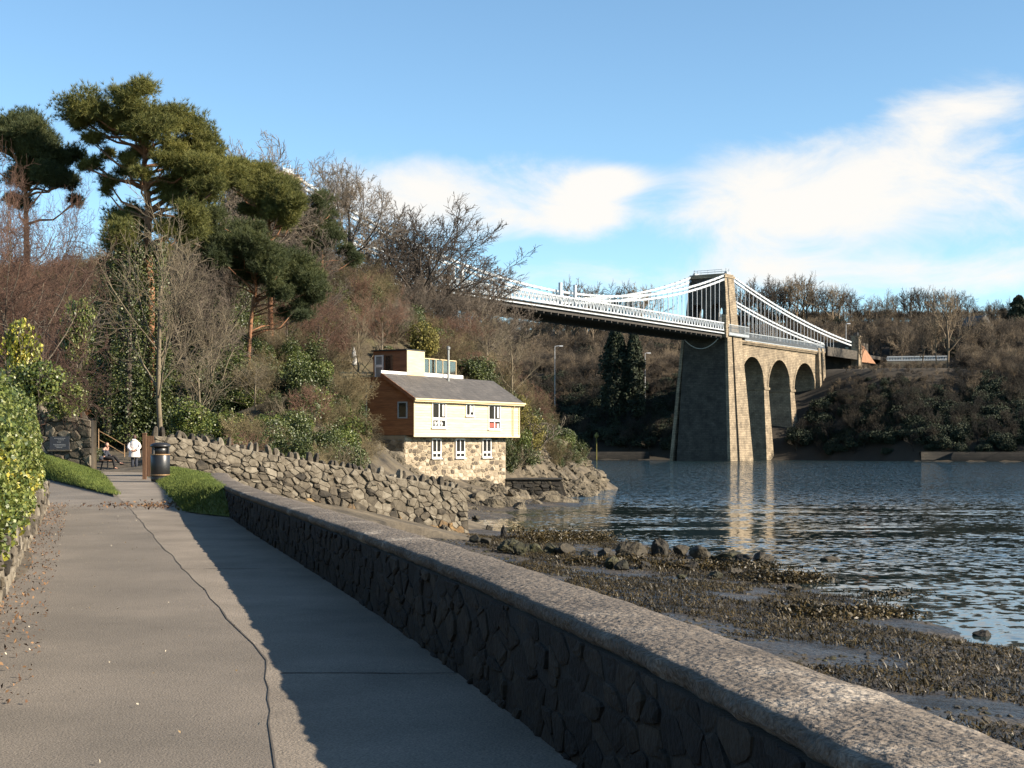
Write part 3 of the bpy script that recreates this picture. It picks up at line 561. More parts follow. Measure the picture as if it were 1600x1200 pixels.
# --- wall with the plaque
pw = tag(empty('garden_wall', (-18, 60, 3)), 'high lichened stone wall with a dark plaque above the grass bank', 'wall')
PA, PB = np.array([-21.3, 60.8]), np.array([-17.2, 60.2]); pl = np.linalg.norm(PB - PA); pu = (PB - PA) / pl; pn = np.array([pu[1], -pu[0]])
def map_pw(u, w, h):
    z = 3.15 + w * (float(np.interp(u, [0, pl * .55, pl * .8, pl], [5.75, 5.75, 5.62, 5.45])) - 3.15); p = PA + pu * u + pn * h; return (p[0] + 18, p[1] - 60, z - 3)
us = np.linspace(0, pl, 8); V = []
for u in us: V += [map_pw(u, 0, .012), map_pw(u, 1, .012), map_pw(u, 1, -.5), map_pw(u, 0, -.5)]
link('core', npmesh('core', V, [(4 * i + j, 4 * i + (j + 1) % 4, 4 * i + 4 + (j + 1) % 4, 4 * i + 4 + j) for i in range(7) for j in range(3)] + [(0, 1, 2, 3), (28, 31, 30, 29)]), M['rubble_mortar'], pw)
pc = ((92 - 800) / F * 60.2 - PA[0]) / pu[0]
cells = voro(pl, 1.0, .36, .12, rg, gap=.004, jit=.5, wv=.9, rnd=.12, skip=lambda c: abs(c[0] - pc) < .42 and .42 < c[1] < .66)
wall_part_stones(pw, cells, lambda: rg.uniform(.03, .10), map_pw, M['rubble'], rg)
for u in np.arange(1.6, pl - .1, .36):
    hh = rg.uniform(.12, .42); b = MB(); b.box(-.1, .1, -.2, .2, -.05, hh, top=.06); p = map_pw(u, 1, -.25); o = b.build('coping_stone', M['rubble'], pw, p); o.rotation_euler = (rg.uniform(-.1, .1), rg.uniform(-.5, .5), rg.uniform(-.3, .3))
pb = MB(); 
P0 = Vector(map_pw(pc, .54, .06)); pan = math.atan2(pu[1], pu[0])
pq = MB().box(-.42, .42, -.03, .03, -.27, .27).build('plaque', M['plaque'], pw, P0); pq.rotation_euler = (0, 0, pan); tag(pq, 'dark slate plaque with faint pale lettering')
ink = MB()
for (z, a, c) in ((.19, -.22, .26), (.13, -.06, .2), (.04, -.1, .06), (-.06, -.26, .24), (-.12, -.2, .26), (-.18, -.12, .12)):
    x = a
    while x < c: w = rg.uniform(.02, .06); ink.box(x, min(x + w, c + .02), -.036, -.031, z - .014, z + .014); x += w + .018
ink.build('lettering', M['plaque_ink'], pq)
MB().box(-.5, .5, -.08, .05, -.33, -.272).build('sill', M['rubble'], pq)

# ================================================================== SUSPENSION BRIDGE
UX, UY = .543, .8397; CR = (52.0, 383.5); BA = math.atan2(UY, UX); SP = 170.0
br = tag(empty('suspension_bridge', (CR[0], CR[1], 0), BA), 'long white chain suspension bridge with stone towers and an arched stone viaduct', 'bridge')
DT, DB = 35.2, 33.3                       # railing top and truss bottom; local x along the bridge, local -y is the side we see
def frustum(b, x0, x1, y0, y1, z0, X0, X1, Y0, Y1, z1):
    b.add([(x0, y0, z0), (x1, y0, z0), (x1, y1, z0), (x0, y1, z0), (X0, Y0, z1), (X1, Y0, z1), (X1, Y1, z1), (X0, Y1, z1)], [(3, 2, 1, 0), (4, 5, 6, 7), (0, 1, 5, 4), (1, 2, 6, 5), (2, 3, 7, 6), (3, 0, 4, 7)])
def spandrel(b, x0, x1, zs, rise, zt, y0, y1, n=16):      # wall with an arched underside
    xs = [x0 + (x1 - x0) * i / n for i in range(n + 1)]; zl = [zs + rise * math.sqrt(max(0, 1 - ((x - (x0 + x1) / 2) / ((x1 - x0) / 2)) ** 2)) for x in xs]; k = len(b.v)
    for x, z in zip(xs, zl): b.v += [(x, y0, z), (x, y0, zt), (x, y1, zt), (x, y1, z)]
    for i in range(n):
        for j in range(4): b.f.append((k + 4 * i + j, k + 4 * i + (j + 1) % 4, k + 4 * i + 4 + (j + 1) % 4, k + 4 * i + 4 + j))
def tower(s):
    t = empty('tower'); t.parent = br; t.location = (s, 0, 0)
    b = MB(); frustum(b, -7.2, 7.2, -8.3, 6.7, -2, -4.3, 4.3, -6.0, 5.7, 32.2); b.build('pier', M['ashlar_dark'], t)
    b = MB(); frustum(b, -4.6, 4.6, -6.3, 6.3, 32.2, -4.6, 4.6, -6.3, 6.3, 33.2); b.build('string_course', M['ashlar'], t)
    for (a, c) in ((-1, -.42), (-.2, 1)):                                                   # side pilasters with the dark slot between them
        b = MB()
        for sg in (-1, 1):
            y1, y2 = sorted((sg * 7.9, sg * 8.75)); Y1, Y2 = sorted((sg * 5.7, sg * 6.5)); frustum(b, 7.3 * a, 7.3 * c, y1, y2, -2, 4.35 * a, 4.35 * c, Y1, Y2, 32.19)
        b.build('pilaster', M['ashlar'], t)
    b = MB()                                                                                # head: three legs, two road portals
    def xw(z): return 3.5 - (z - 33.2) * .055
    def yw(z): return 5.9 - (z - 33.2) * .075
    for (a, c) in ((-1, -.83), (-.17, .17), (.83, 1)): frustum(b, -xw(33.2), xw(33.2), yw(33.2) * a, yw(33.2) * c, 33.2, -xw(39), xw(39), yw(39) * a, yw(39) * c, 39)
    for (a, c) in ((-.83, -.17), (.17, .83)):
        q = MB(); spandrel(q, yw(39) * a, yw(39) * c, 38.9, 1.7, 41, -xw(39), xw(39), 12); b.add([(y, x, z) for (x, y, z) in q.v], q.f)
    frustum(b, -xw(39) + .02, xw(39) - .02, -yw(39), yw(39), 40.98, -xw(47.3), xw(47.3), -yw(47.3), yw(47.3), 47.3)
    for (a, c) in ((-1, -.83), (-.17, .17), (.83, 1)): frustum(b, -xw(39), xw(39), yw(39) * a, yw(39) * c, 38.99, -xw(39), xw(39), yw(39) * a, yw(39) * c, 41)
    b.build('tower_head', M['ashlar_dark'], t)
    b = MB()
    for sg in (-1, 1):
        for (a, c) in ((-1, -.55), (-.3, 1)):
            y1, y2 = sorted((sg * 5.7, sg * 6.15)); Y1, Y2 = sorted((sg * 4.7, sg * 5.05)); frustum(b, 3.5 * a, 3.5 * c, y1, y2, 33.25, 2.75 * a, 2.75 * c, Y1, Y2, 47.2)
    b.build('side_buttress', M['ashlar'], t)
    b = MB(); b.box(-3.1, 3.1, -5.3, 5.3, 47.3, 47.9); b.box(-2.7, 2.7, -5.0, 5.0, 47.9, 48.3); b.build('cornice', M['ashlar'], t)
    b = MB()
    for y in (-4.5, 4.5): b = MB(); b.box(-1.3, 1.3, y - .45, y + .45, 48.3, 49.0, top=.2); b.bar((-.9, y, 48.9), (-.9, y, 49.8), .12); b.bar((.9, y, 48.9), (.9, y, 49.8), .12); b.build('chain_saddle', M['grey_steel'], t)
    b = MB()
    for x in (-2.2, 2.2):
        b.bar((x, -4, 49.4), (x, 4, 49.4), .1); b.bar((x, -4, 48.9), (x, 4, 48.9), .08)
        for y in range(-4, 5, 2): b.bar((x, y, 48.3), (x, y, 49.4), .08)
    b.build('top_railing', M['white_steel'], t)
tower(0); tower(-SP)
# viaduct on the far side
edges = [(5.5, 21.1), (24.1, 39.5), (42.4, 58.5)]
ZS, ZT = 19.6, 30.6
for (a, c) in edges:
    b = MB(); spandrel(b, a, c, ZS, 8.0, ZT, -5.6, 5.6, 20); b.build('arch', M['ashlar'], br)
    b = MB(); n = 20; w = .28                                                               # ring of voussoirs
    for i in range(n + 1):
        t = math.pi * i / n; x = (a + c) / 2 - (c - a) / 2 * math.cos(t); z = ZS + 8.0 * math.sin(t); x2 = (a + c) / 2 - ((c - a) / 2 + .75) * math.cos(t); z2 = ZS + 8.75 * math.sin(t)
        b.v += [(x, -5.72, z), (x2, -5.72, z2), (x2, -5.5, z2), (x, -5.5, z)]
    b.f += [(4 * i + j, 4 * i + (j + 1) % 4, 4 * i + 4 + (j + 1) % 4, 4 * i + 4 + j) for i in range(n) for j in range(4)]; b.build('arch_ring', M['ashlar'], br)
for (a, c, z0) in ((3.9, 5.5, -2), (21.1, 24.1, -2), (39.5, 42.4, 4), (58.5, 64.5, 8)):
    b = MB(); e = .16 if a > 5 else 0; frustum(b, a - e * 7, c + e * 7 * (a < 58) + .5 * (a < 5), -7.0, 7.0, z0, a, c, -5.6, 5.6, ZS); frustum(b, a, c, -5.6, 5.6, ZS, a, c, -5.6, 5.6, ZT); b.build('viaduct_pier', M['ashlar'], br)
    if 5 < a < 58: b = MB(); b.box(a - .35, c + .35, -5.95, 5.95, ZS - .5, ZS + .1); b.build('impost', M['ashlar'], br)
for (a, c) in ((58.8, 60.2), (61.6, 63.6)):
    b = MB(); frustum(b, a, c, -7.8, -5.5, 6, a, c, -6.5, -5.5, 32.4); b.build('pilaster', M['ashlar'], br)
b = MB(); b.box(4.4, 64.6, -6.1, 6.1, ZT, ZT + .55); b.box(4.4, 64.6, -6.4, 6.4, ZT + .55, ZT + .95); b.build('cornice', M['ashlar'], br)
b = MB()
for i in range(100): x = 5 + i * .595; b.box(x, x + .3, -6.35, -6.0, ZT + .25, ZT + .548)
tag(b.build('dentil_course', M['ashlar'], br), kind='stuff')
b = MB(); b.box(5, 150, -6.0, 6.0, ZT + .95, 32.6); b.build('roadway', M['deck_under'], br)
def mesh_rail(b, x0, x1, y, z0, z1, st):
    b.bar((x0, y, z1), (x1, y, z1), .16); b.bar((x0, y, z0 + .15), (x1, y, z0 + .15), .2)
    n = int((x1 - x0) / st)
    for i in range(n + 1): x = x0 + (x1 - x0) * i / n; b.bar((x, y, z0), (x, y, z1), .06)
b = MB()
for y in (-6.2, 6.2): mesh_rail(b, 7, 64.5, y, 31.5, 33.6, .34)
b.build('viaduct_railing', M['grey_steel'], br)
b = MB()
for y in (-7.2, 7.2): mesh_rail(b, -5, 7.4, y, 32.6, 34.9, .3); b.box(-5, 7.4, y - .1, y + .1, 32.3, 32.7); 
b.box(-5, 7.4, -7.2, -6, 32.15, 32.4); b.box(-5, 7.4, 6, 7.2, 32.15, 32.4); b.build('tower_walkway', M['grey_steel'], br)
# deck, lattice parapet, edge beams
b = MB(); b.box(-SP + 4, -4.5, -5.9, 5.9, 31.7, 33.25); b.box(-SP - 16, -SP - 4, -5.9, 5.9, 31.7, 33.25)
for i in range(56): x = -SP + 5 + i * 2.85; b.box(x, x + .3, -6.4, 6.4, 31.2, 31.69)
b.build('deck', M['deck_under'], br)
for y in (-6.3, 6.3):
    b = MB(); x0, x1 = -SP - 16, -5; b.bar((x0, y, DT), (x1, y, DT), .3, .28); b.bar((x0, y, DB + .1), (x1, y, DB + .1), .3, .28); n = int((x1 - x0) / 1.5)
    for i in range(n):
        x = x0 + (x1 - x0) * i / n; xe = x0 + (x1 - x0) * (i + 1) / n; b.bar((x, y, DB + .1), ((x + xe) / 2, y, DT), .14); b.bar(((x + xe) / 2, y, DT), (xe, y, DB + .1), .14); b.bar((x, y, DB), (x, y, DT), .12)
    tag(b.build('lattice_parapet', M['white_steel'], br), kind='stuff')
    b = MB(); b.box(x0, x1, y - .25, y + .1 if y < 0 else y + .25, 32.45, 32.7); b.build('edge_beam', M['white_steel'], br)
# chains and hangers
def main_z(s): q = (s + SP / 2) / (SP / 2); return 36.5 + 12.0 * q * q
def back_z(s, L_=92.0): q = s / L_; return 48.5 - 12.6 * q - 4 * 3.0 * q * (1 - q) * .55
for y in (-4.7, 4.7):
    for (dz) in (0, -1.0):
        b = MB(); xs = np.linspace(-SP, 0, 60)
        for i in range(59):
            for e in (-.14, .14): b.bar((xs[i], y + e, main_z(xs[i]) + dz), (xs[i + 1], y + e, main_z(xs[i + 1]) + dz), .1, .42)
            b.box(xs[i] - .25, xs[i] + .25, y - .25, y + .25, main_z(xs[i]) + dz - .3, main_z(xs[i]) + dz + .3)
        b.build('chain', M['white_steel'], br)
        b = MB(); xs = np.linspace(0, 92, 33)
        for i in range(32):
            for e in (-.14, .14): b.bar((xs[i], y + e, back_z(xs[i]) + dz), (xs[i + 1], y + e, back_z(xs[i + 1]) + dz), .1, .42)
            b.box(xs[i] - .25, xs[i] + .25, y - .25, y + .25, back_z(xs[i]) + dz - .3, back_z(xs[i]) + dz + .3)
        b.build('backstay_chain', M['white_steel'], br)
    hm = MB().bar((0, 0, 0), (0, 0, 1), .1).mesh('hanger')
    for s in np.r_[np.arange(-SP + 6, -4, 2.6), np.arange(5.5, 76, 2.6)]:
        zt = main_z(s) - 1.1 if s < 0 else back_z(s) - 1.1; z0 = DB if s < 0 else 32.4
        if zt - z0 < .6: continue
        o = link('hanger', hm, M['hanger_steel'] if not hm.materials else None, br, (s, y, z0)); o.scale = (1, 1, zt - z0)
b = MB(); b.tube([(-4 - 3 * 0, -5 + 10 * t, 31.6 - 3.4 * 4 * t * (1 - t) * .8) for t in np.linspace(0, 1, 14)], .11, 6); o = b.build('slack_cable', M['lamp_grey'], br); o.location = (-2.2, 0, 0)
for s in (-SP / 2 - 1, -SP / 2 + 5, -122, -125):
    b = MB(); b.box(s - .35, s + .35, -6.0, -5.5, DB, 38.2 if s > -100 else 38.0); b.build('lamp_pillar', M['white_steel'], br)
b = MB(); b.box(-6.2, -5.0, -7.0, -5.6, 31.5, 37.4, top=.08); b.build('gate_pillar', M['ashlar'], br)

# toll house and anchor wall at the end of the backstays
an = tag(empty('anchor_house', (CR[0] + UX * 92, CR[1] + UY * 92, 0), BA), 'grey stone anchor house with corner pillar where the bridge chains end', 'building')
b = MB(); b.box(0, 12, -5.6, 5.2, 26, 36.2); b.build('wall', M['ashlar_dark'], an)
b = MB(); b.box(-.6, 2.2, -7.0, -4.6, 26, 37.6); b.box(-.8, 2.4, -7.2, -4.4, 37.6, 38.0); b.build('corner_pillar', M['ashlar'], an)
b = MB(); b.box(.2, 1.4, -6.3, -5.2, 38.0, 39.0, top=.1); b.build('chimney', M['bench_black'], an)
b = MB(); b.add([(2.3, -6.4, 36.4), (2.3, -6.4, 30), (17, -6.4, 30), (2.3, -5.7, 36.4), (2.3, -5.7, 30), (17, -5.7, 30)], [(0, 1, 2), (5, 4, 3), (0, 3, 4, 1), (1, 4, 5, 2), (2, 5, 3, 0)]); b.build('raking_wall', M['brick_roof'], an)
for y in (-3, 0, 3): b = MB(); b.box(-.06, .1, y - .5, y + .5, 33, 34.6); b.build('window', M['glass_dark'], an)
b = MB(); b.box(-26, 0, -6.6, -6.2, 30.5, 33.2); b.build('approach_parapet', M['ashlar_dark'], an)

# ================================================================== HOUSE ON THE SHORE
HA = (-7.03, 105.0); ha = math.atan2(.863, .505)
ho = tag(empty('shore_house', (HA[0], HA[1], 0), ha), 'two storey house with timber upper floor, sunlight coloured into its front, over a stone base at the water', 'house')
rg = np.random.RandomState(17)
HL, HD = 15.0, 4.2; Z1, ZE, ZR = 5.1, 7.74, 9.42
upw = [(2.31, 4.16, 5.65, 7.5, 1), (6.94, 8.08, 6.58, 7.5, 0), (10.2, 12.0, 5.6, 7.5, 2)]; lww = [(3.31, 4.52), (6.55, 7.82), (10.4, 11.7)]
b = MB(); b.box(-.1, 14.1, .70, 5.4, -.6, Z1 - .02); b.build('stone_storey', M['housemortar'], ho)
cells = voro(14.2, 4.9, .60, .30, rg, gap=.045, jit=.46, skip=lambda c: any(a - .1 < c[0] - .1 < d + .1 and 3.3 < c[1] + .15 < 4.98 for a, d in lww))
for c, P in cells:
    V, Fc = stone(rg, c, P, rg.uniform(.02, .05), lambda u, w, h: (u - .1, .70 - h, w + .12)); me = bpy.data.meshes.new('stone'); me.from_pydata(V, [], Fc); link('stone', me, M['houstone'], ho)
cells = voro(4.6, 4.4, .7, .34, rg, gap=.03, jit=.46)
for c, P in cells:
    V, Fc = stone(rg, c, P, rg.uniform(.02, .06), lambda u, w, h: (-.1 - h, .75 + u, w + .4)); me = bpy.data.meshes.new('stone'); me.from_pydata(V, [], [tuple(reversed(f)) for f in Fc]); link('stone', me, M['houstone'], ho)
b = MB(); b.add([(0, 0, Z1), (HL, 0, Z1), (HL, 0, ZE - .05), (0, 0, ZE - .05), (0, 2.6, ZR - .1), (HL, 2.6, ZR - .1), (0, 5.4, ZR - .1), (HL, 5.4, ZR - .1), (0, 5.4, Z1), (HL, 5.4, Z1)], [(0, 1, 2, 3), (3, 2, 5, 4), (4, 5, 7, 6), (0, 3, 4, 6, 8), (1, 9, 7, 5, 2), (0, 8, 9, 1), (8, 6, 7, 9)]); b.build('timber_storey', M['cedar'], ho)
nb = 13; bh = (ZE - Z1 - .1) / nb                                                            # lapped boards
for i in range(nb):
    z = Z1 + .02 + i * bh; b = MB()
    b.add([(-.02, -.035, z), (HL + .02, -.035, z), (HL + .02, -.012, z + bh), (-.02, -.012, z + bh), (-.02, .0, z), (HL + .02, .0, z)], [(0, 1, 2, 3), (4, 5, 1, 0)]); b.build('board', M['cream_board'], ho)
for i in range(20):
    z = Z1 + .02 + i * bh; yb = 0 if z + bh < ZE - .05 else (z + bh - ZE + .05) / (ZR - ZE - .05) * 2.6 + .02
    if yb > 2.5: break
    b = MB(); b.add([(-.035, yb, z), (-.012, yb, z + bh), (-.012, 5.4, z + bh), (-.035, 5.4, z)], [(0, 1, 2, 3)]); b.build('side_board', M['cedar'], ho)
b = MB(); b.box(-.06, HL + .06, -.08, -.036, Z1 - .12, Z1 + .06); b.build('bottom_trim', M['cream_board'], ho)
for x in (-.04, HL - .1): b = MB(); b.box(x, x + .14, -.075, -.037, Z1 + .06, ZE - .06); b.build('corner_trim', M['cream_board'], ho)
b = MB(); b.add([(-.3, -.3, ZE - .16), (HL + .35, -.3, ZE - .16), (HL + .35, 2.6, ZR), (-.3, 2.6, ZR), (-.3, -.3, ZE - .02), (HL + .35, -.3, ZE - .02), (HL + .35, 2.6, ZR + .14), (-.3, 2.6, ZR + .14)], [(3, 2, 1, 0), (4, 5, 6, 7), (0, 1, 5, 4), (1, 2, 6, 5), (2, 3, 7, 6), (3, 0, 4, 7)]); rf = b.build('roof', M['slate'], ho)
rows = 12                                                                                     # courses of slates, lapped
b = MB(); sl = (ZR - ZE + .16) / 2.9
for i in range(rows):
    y0 = -.3 + 2.9 * i / rows; y1 = y0 + 2.9 / rows * 1.1; z0 = ZE - .02 + (y0 + .3) * sl; z1 = ZE - .02 + (y1 + .3) * sl; n = 46
    for j in range(n):
        x0 = -.3 + (HL + .65) * (j + (i % 2) * .5) / n; x1 = min(HL + .35, x0 + (HL + .65) / n * .97); q = rg.uniform(0, .008); b.add([(x0, y0, z0 + .022 + q), (x1, y0, z0 + .022 + q), (x1, y1, z1 + .006), (x0, y1, z1 + .006), (x0, y0, z0 + .004), (x1, y0, z0 + .004)], [(0, 1, 2, 3), (4, 5, 1, 0)])
tag(b.build('slates', M['slate'], rf), kind='stuff')
b = MB(); b.tube([(-.35, -.36, ZE - .08), (HL + .4, -.36, ZE - .08)], .085, 8); b.box(-.3, HL + .35, -.34, -.302, ZE - .24, ZE - .03); b.build('gutter', M['cream_board'], rf)
b = MB(); b.tube([(13.9, -.33, ZE - .1), (13.9, -.2, ZE - .35), (13.9, -.13, ZE - .5), (13.9, -.13, Z1)], .045, 8); b.build('downpipe', M['cream_board'], ho)
for sx in (-.34,): b = MB(); b.bar((sx, -.3, ZE - .1), (sx, 2.6, ZR + .06), .05, .24); b.build('bargeboard', M['cedar'], ho)
def window(par, x0, x1, z0, z1, y, mull=1, trans=None, m='white_paint', g='glass_dark', axis=0, fr=.09):
    def bx(b, a, c, p, q, e, f): return b.box(a, c, p, q, e, f) if axis == 0 else b.box(p, q, a, c, e, f)
    b = MB(); s = -1
    bx(b, x0, x0 + fr, y - .09, y + .06, z0, z1); bx(b, x1 - fr, x1, y - .09, y + .06, z0, z1); bx(b, x0 + fr, x1 - fr, y - .09, y + .06, z0, z0 + fr); bx(b, x0 + fr, x1 - fr, y - .09, y + .06, z1 - fr, z1)
    for k in range(mull): c = x0 + (x1 - x0) * (k + 1) / (mull + 1); bx(b, c - fr * .55, c + fr * .55, y - .085, y + .05, z0 + fr, z1 - fr)
    if trans: bx(b, x0 + fr, x1 - fr, y - .088, y + .055, trans - .1, trans + .1)
    w = b.build('window', M[m], par); b = MB(); bx(b, x0 + fr * .5, x1 - fr * .5, y - .045, y - .04, z0 + fr * .5, z1 - fr * .5); b.build('pane', M[g], w); return w
for (a, c, z0, z1, k) in upw:
    w = window(ho, a, c, z0, z1, 0, 1, 6.3 if k else None); b = MB(); b.box(a - .1, c + .1, -.16, -.03, z0 - .08, z0); b.build('sill', M['white_paint'], w)
    b = MB(); b.box(c - .45, c - .18, -.052, -.047, max(z0 + .3, 6.5), z1 - .15); b.build('curtain', M['cloth_white'], w)
    if k == 2: b = MB(); b.box(a + .2, c - .6, -.055, -.049, z0 + .15, 6.1); b.build('red_cloth', M['cloth_red'], w); b = MB(); b.box(c - .5, c - .2, -.055, -.049, z0 + .12, 6.05); b.build('white_cloth', M['cloth_white'], w)
    if k == 1:
        for q in range(3): b = MB(); b.lathe([(.01, z0 + .1), (.12, z0 + .14), (.17, z0 + .3), (.08, z0 + .45), (.02, z0 + .48)], 8, (a + .35 + q * .4, -.06)); b.build('ornament', M['cloth_white'], w)
for (a, c) in lww:
    w = window(ho, a, c, 3.42, 4.88, .66, 1); b = MB(); b.box(a + .09, c - .09, .575, .66, 3.75, 3.9); b.box(a - .08, c + .08, .5, .62, 3.34, 3.42); b.build('sill', M['white_paint'], w)
window(ho, .5, 1.33, 6.3, 7.5, -.0, 0, None, 'grey_steel', 'glass_dark', axis=1)
# roof terrace room
tr = ho
b = MB(); b.box(3.06, 9.5, 2.7, 5.6, ZR - .2, ZR + .06); b.build('terrace_floor', M['white_paint'], ho)
b = MB(); b.box(3.06, 5.28, 2.65, 5.7, ZR + .06, 11.35); b.build('terrace_room', M['cedar'], ho)
b = MB(); b.box(3.0, 5.34, 2.60, 2.648, ZR + .0, 11.4); b.build('sunlit_panel', M['cream_board'], ho)  # room's sunlit side, the light painted as a pale layer over the cedar
for i in range(9): z = ZR + .1 + i * .21; b = MB(); b.add([(3.03, 2.66, z), (3.05, 2.66, z + .2), (3.05, 5.7, z + .2), (3.03, 5.7, z)], [(0, 1, 2, 3)]); b.build('side_board', M['cedar'], ho)
b = MB(); b.box(2.9, 5.4, 2.6, 5.8, 11.4, 11.5); b.build('flat_roof', M['bench_black'], ho)
w = window(ho, 3.95, 4.6, ZR + .25, 11.1, 3.02, 0, None, 'wood_brown', 'glass_dark', axis=1); w = window(ho, 4.75, 5.5, ZR - .3, 11.1, 3.02, 0, 10.3, 'white_paint', 'glass_pale', axis=1); w.name = 'door'
b = MB(); b.box(-.25, 3.0, 2.62, 2.74, ZR + .145, ZR + .36); b.build('parapet_trim', M['white_paint'], ho)
b = MB(); b.box(5.36, 10.8, 2.62, 2.8, ZR + .145, ZR + .42); b.build('terrace_kerb', M['white_paint'], ho)
gl = empty('glass_balustrade'); gl.parent = ho
b = MB(); b.bar((5.36, 2.9, 10.95), (10.2, 2.9, 10.95), .06); b.build('rail', M['cream_board'], gl)
for k in range(6): x = 5.42 + k * .95; b = MB(); b.bar((x, 2.9, ZR), (x, 2.9, 10.93), .06); b.build('post', M['cream_board'], gl)
def glass_mat():
    m = bpy.data.materials.new('clear_glass'); m.use_nodes = True; nt = m.node_tree; g = nt.nodes.new('ShaderNodeBsdfGlossy'); g.inputs['Roughness'].default_value = .03; t = nt.nodes.new('ShaderNodeBsdfTransparent'); t.inputs[0].default_value = (.88, .88, .86, 1); mx = nt.nodes.new('ShaderNodeMixShader'); mx.inputs[0].default_value = .16
    nt.links.new(t.outputs[0], mx.inputs[1]); nt.links.new(g.outputs[0], mx.inputs[2]); nt.links.new(mx.outputs[0], nt.nodes['Material Output'].inputs[0]); return m
M['clear_glass'] = glass_mat()
for k in range(5): x = 5.47 + k * .95; b = MB(); b.box(x, x + .85, 2.895, 2.905, ZR + .25, 10.88); b.build('pane', M['clear_glass'], gl)
b = MB(); b.tube([(8.0, 2.2, ZR - .4), (8.0, 2.2, 11.75)], .085, 10); b.lathe([(.13, 11.7), (.15, 11.75), (.15, 11.9), (.02, 12.0)], 10, (8.0, 2.2)); b.build('flue', M['galv'], ho)
b = MB(); b.tube([(-.18, 4.0, 8.6), (-.18, 4.0, Z1 + .1)], .05, 8); b.box(-.28, -.08, 3.5, 4.5, 8.5, 8.7); b.build('downpipe', M['galv'], ho)
for i in range(9): z = 1.75 + i * .32; b = MB(); b.box(-.5 - .02 * i, -.1, 3.9, 5.6, z, z + .2); b.build('slatted_stair', M['cedar'], ho)
# fence and screen by the house
fe = tag(empty('deck_fence', tuple(W(555, 606, 112))), 'pale timber post and rail fence on the deck left of the house', 'fence')
b = MB(); b.box(-2.2, 1.7, -.1, 2.2, -.3, -.12); b.build('decking', M['cream_board'], fe)
for k in range(5): b = MB(); x = -1.2 + k * .68; b.box(x, x + .09, -.05, .05, -.15, 1.15); b.build('post', M['cream_board'], fe)
for z in (.1, .45, .8, 1.08): b = MB(); b.box(-1.25, 1.65, -.085, -.052, z, z + .13); b.build('rail', M['cream_board'], fe)
b = MB()
for k in range(4): b.box(-1.1 + k * .8, -1.0 + k * .8, .5, .6, -6, -.3)
b.build('stilts', M['wood_brown'], fe)
pr = tag(empty('garden_parasol', tuple(W(553, 590, 113))), 'furled pale garden parasol above the deck fence', 'parasol')
b = MB(); b.tube([(0, 0, -.4), (0, 0, 2.4)], .03, 8); b.build('pole', M['wood_brown'], pr); b = MB(); b.lathe([(.05, .9), (.2, 1.0), (.24, 1.3), (.15, 1.9), (.04, 2.35)], 10); b.build('canopy', M['cloth_white'], pr)
hr = tag(empty('dark_screen', (-8.35, 101.0, 1.6)), 'dark sheeted frame with a pale bent tube rail below the house', 'screen')
b = MB(); b.add([(-.75, 0, -.1), (.65, 0, -.4), (.5, 0, .55), (-.7, .1, .72), (-.75, .5, -.1), (.65, .5, -.4), (.5, .4, .55), (-.7, .5, .72)], [(0, 1, 2, 3), (7, 6, 5, 4), (0, 4, 5, 1), (1, 5, 6, 2), (2, 6, 7, 3), (3, 7, 4, 0)]); b.build('sheet', M['bench_black'], hr)
b = MB(); b.tube([(-.8, -.05, .74), (.3, -.05, .68), (.48, -.05, .6), (.58, -.05, .4), (.8, -.05, -.5)], .045, 8); b.build('tube_rail', M['galv'], hr)

# ================================================================== STREET FURNITURE AND PEOPLE
def rl_z(x, y):                                             # height of the grass mound by the bin
    s, t = np.meshgrid(np.linspace(0, 1, 120), np.linspace(0, 1, 60)); X, Y, Z = right_lawn(s, t); i = np.argmin((X - x) ** 2 + (Y - y) ** 2); return float(Z.ravel()[i])
bx_, by_ = W(250.5, 742, 47.5).x, 47.5
bn = tag(empty('litter_bin', (bx_, by_, rl_z(bx_, by_) - .02)), 'black domed litter bin with thin gold bands on the grass', 'litter bin')
BS = .97
def lat(prof): return [(r * BS, z * BS) for r, z in prof]
b = MB(); b.lathe(lat([(.27, 0), (.30, .02), (.31, .12), (.29, .16), (.315, .19), (.315, .86), (.30, .88), (.29, .9)]), 28); b.build('body', M['bin_black'], bn, smooth=True)
b = MB(); b.lathe(lat([(.25, .9), (.25, 1.16)]), 24); b.build('neck', M['bin_black'], bn, smooth=True)
b = MB(); b.lathe(lat([(.31, 1.14), (.335, 1.16), (.335, 1.19), (.29, 1.245), (.18, 1.285), (.02, 1.3)]), 28); b.build('dome_lid', M['bin_black'], bn, smooth=True)
for z in (.20, .875): b = MB(); b.lathe(lat([(.318, z), (.326, z + .005), (.326, z + .03), (.318, z + .035)]), 28); b.build('gold_band', M['gold'], bn)
for a in (0.3, 2.4, 4.5): b = MB(); b.box(-.05, .05, .24, .30, .88, 1.15); o = b.build('lid_post', M['bin_black'], bn); o.rotation_euler = (0, 0, a); o.scale = (BS, BS, BS)
gx, gy = W(226, 745, 50).x, 50.0
gp = tag(empty('wooden_gate', (gx, gy, float(pz(gy)) - .02)), 'brown wooden gatepost with folded board gate behind the litter bin', 'gate')
b = MB(); b.box(-.06, .06, -.06, .06, 0, 1.56); b.box(-.07, .07, -.07, .07, 1.56, 1.6); b.build('post', M['wood_brown'], gp)
for k in range(3): b = MB(); b.box(.075 + k * .075, .145 + k * .075, .02 + k * .02, .06 + k * .02, .12, 1.5); b.build('board', M['wood_brown'], gp)
for z in (.35, 1.25): b = MB(); b.box(.06, .31, .13, .17, z, z + .1); b.build('ledge', M['wood_brown'], gp)
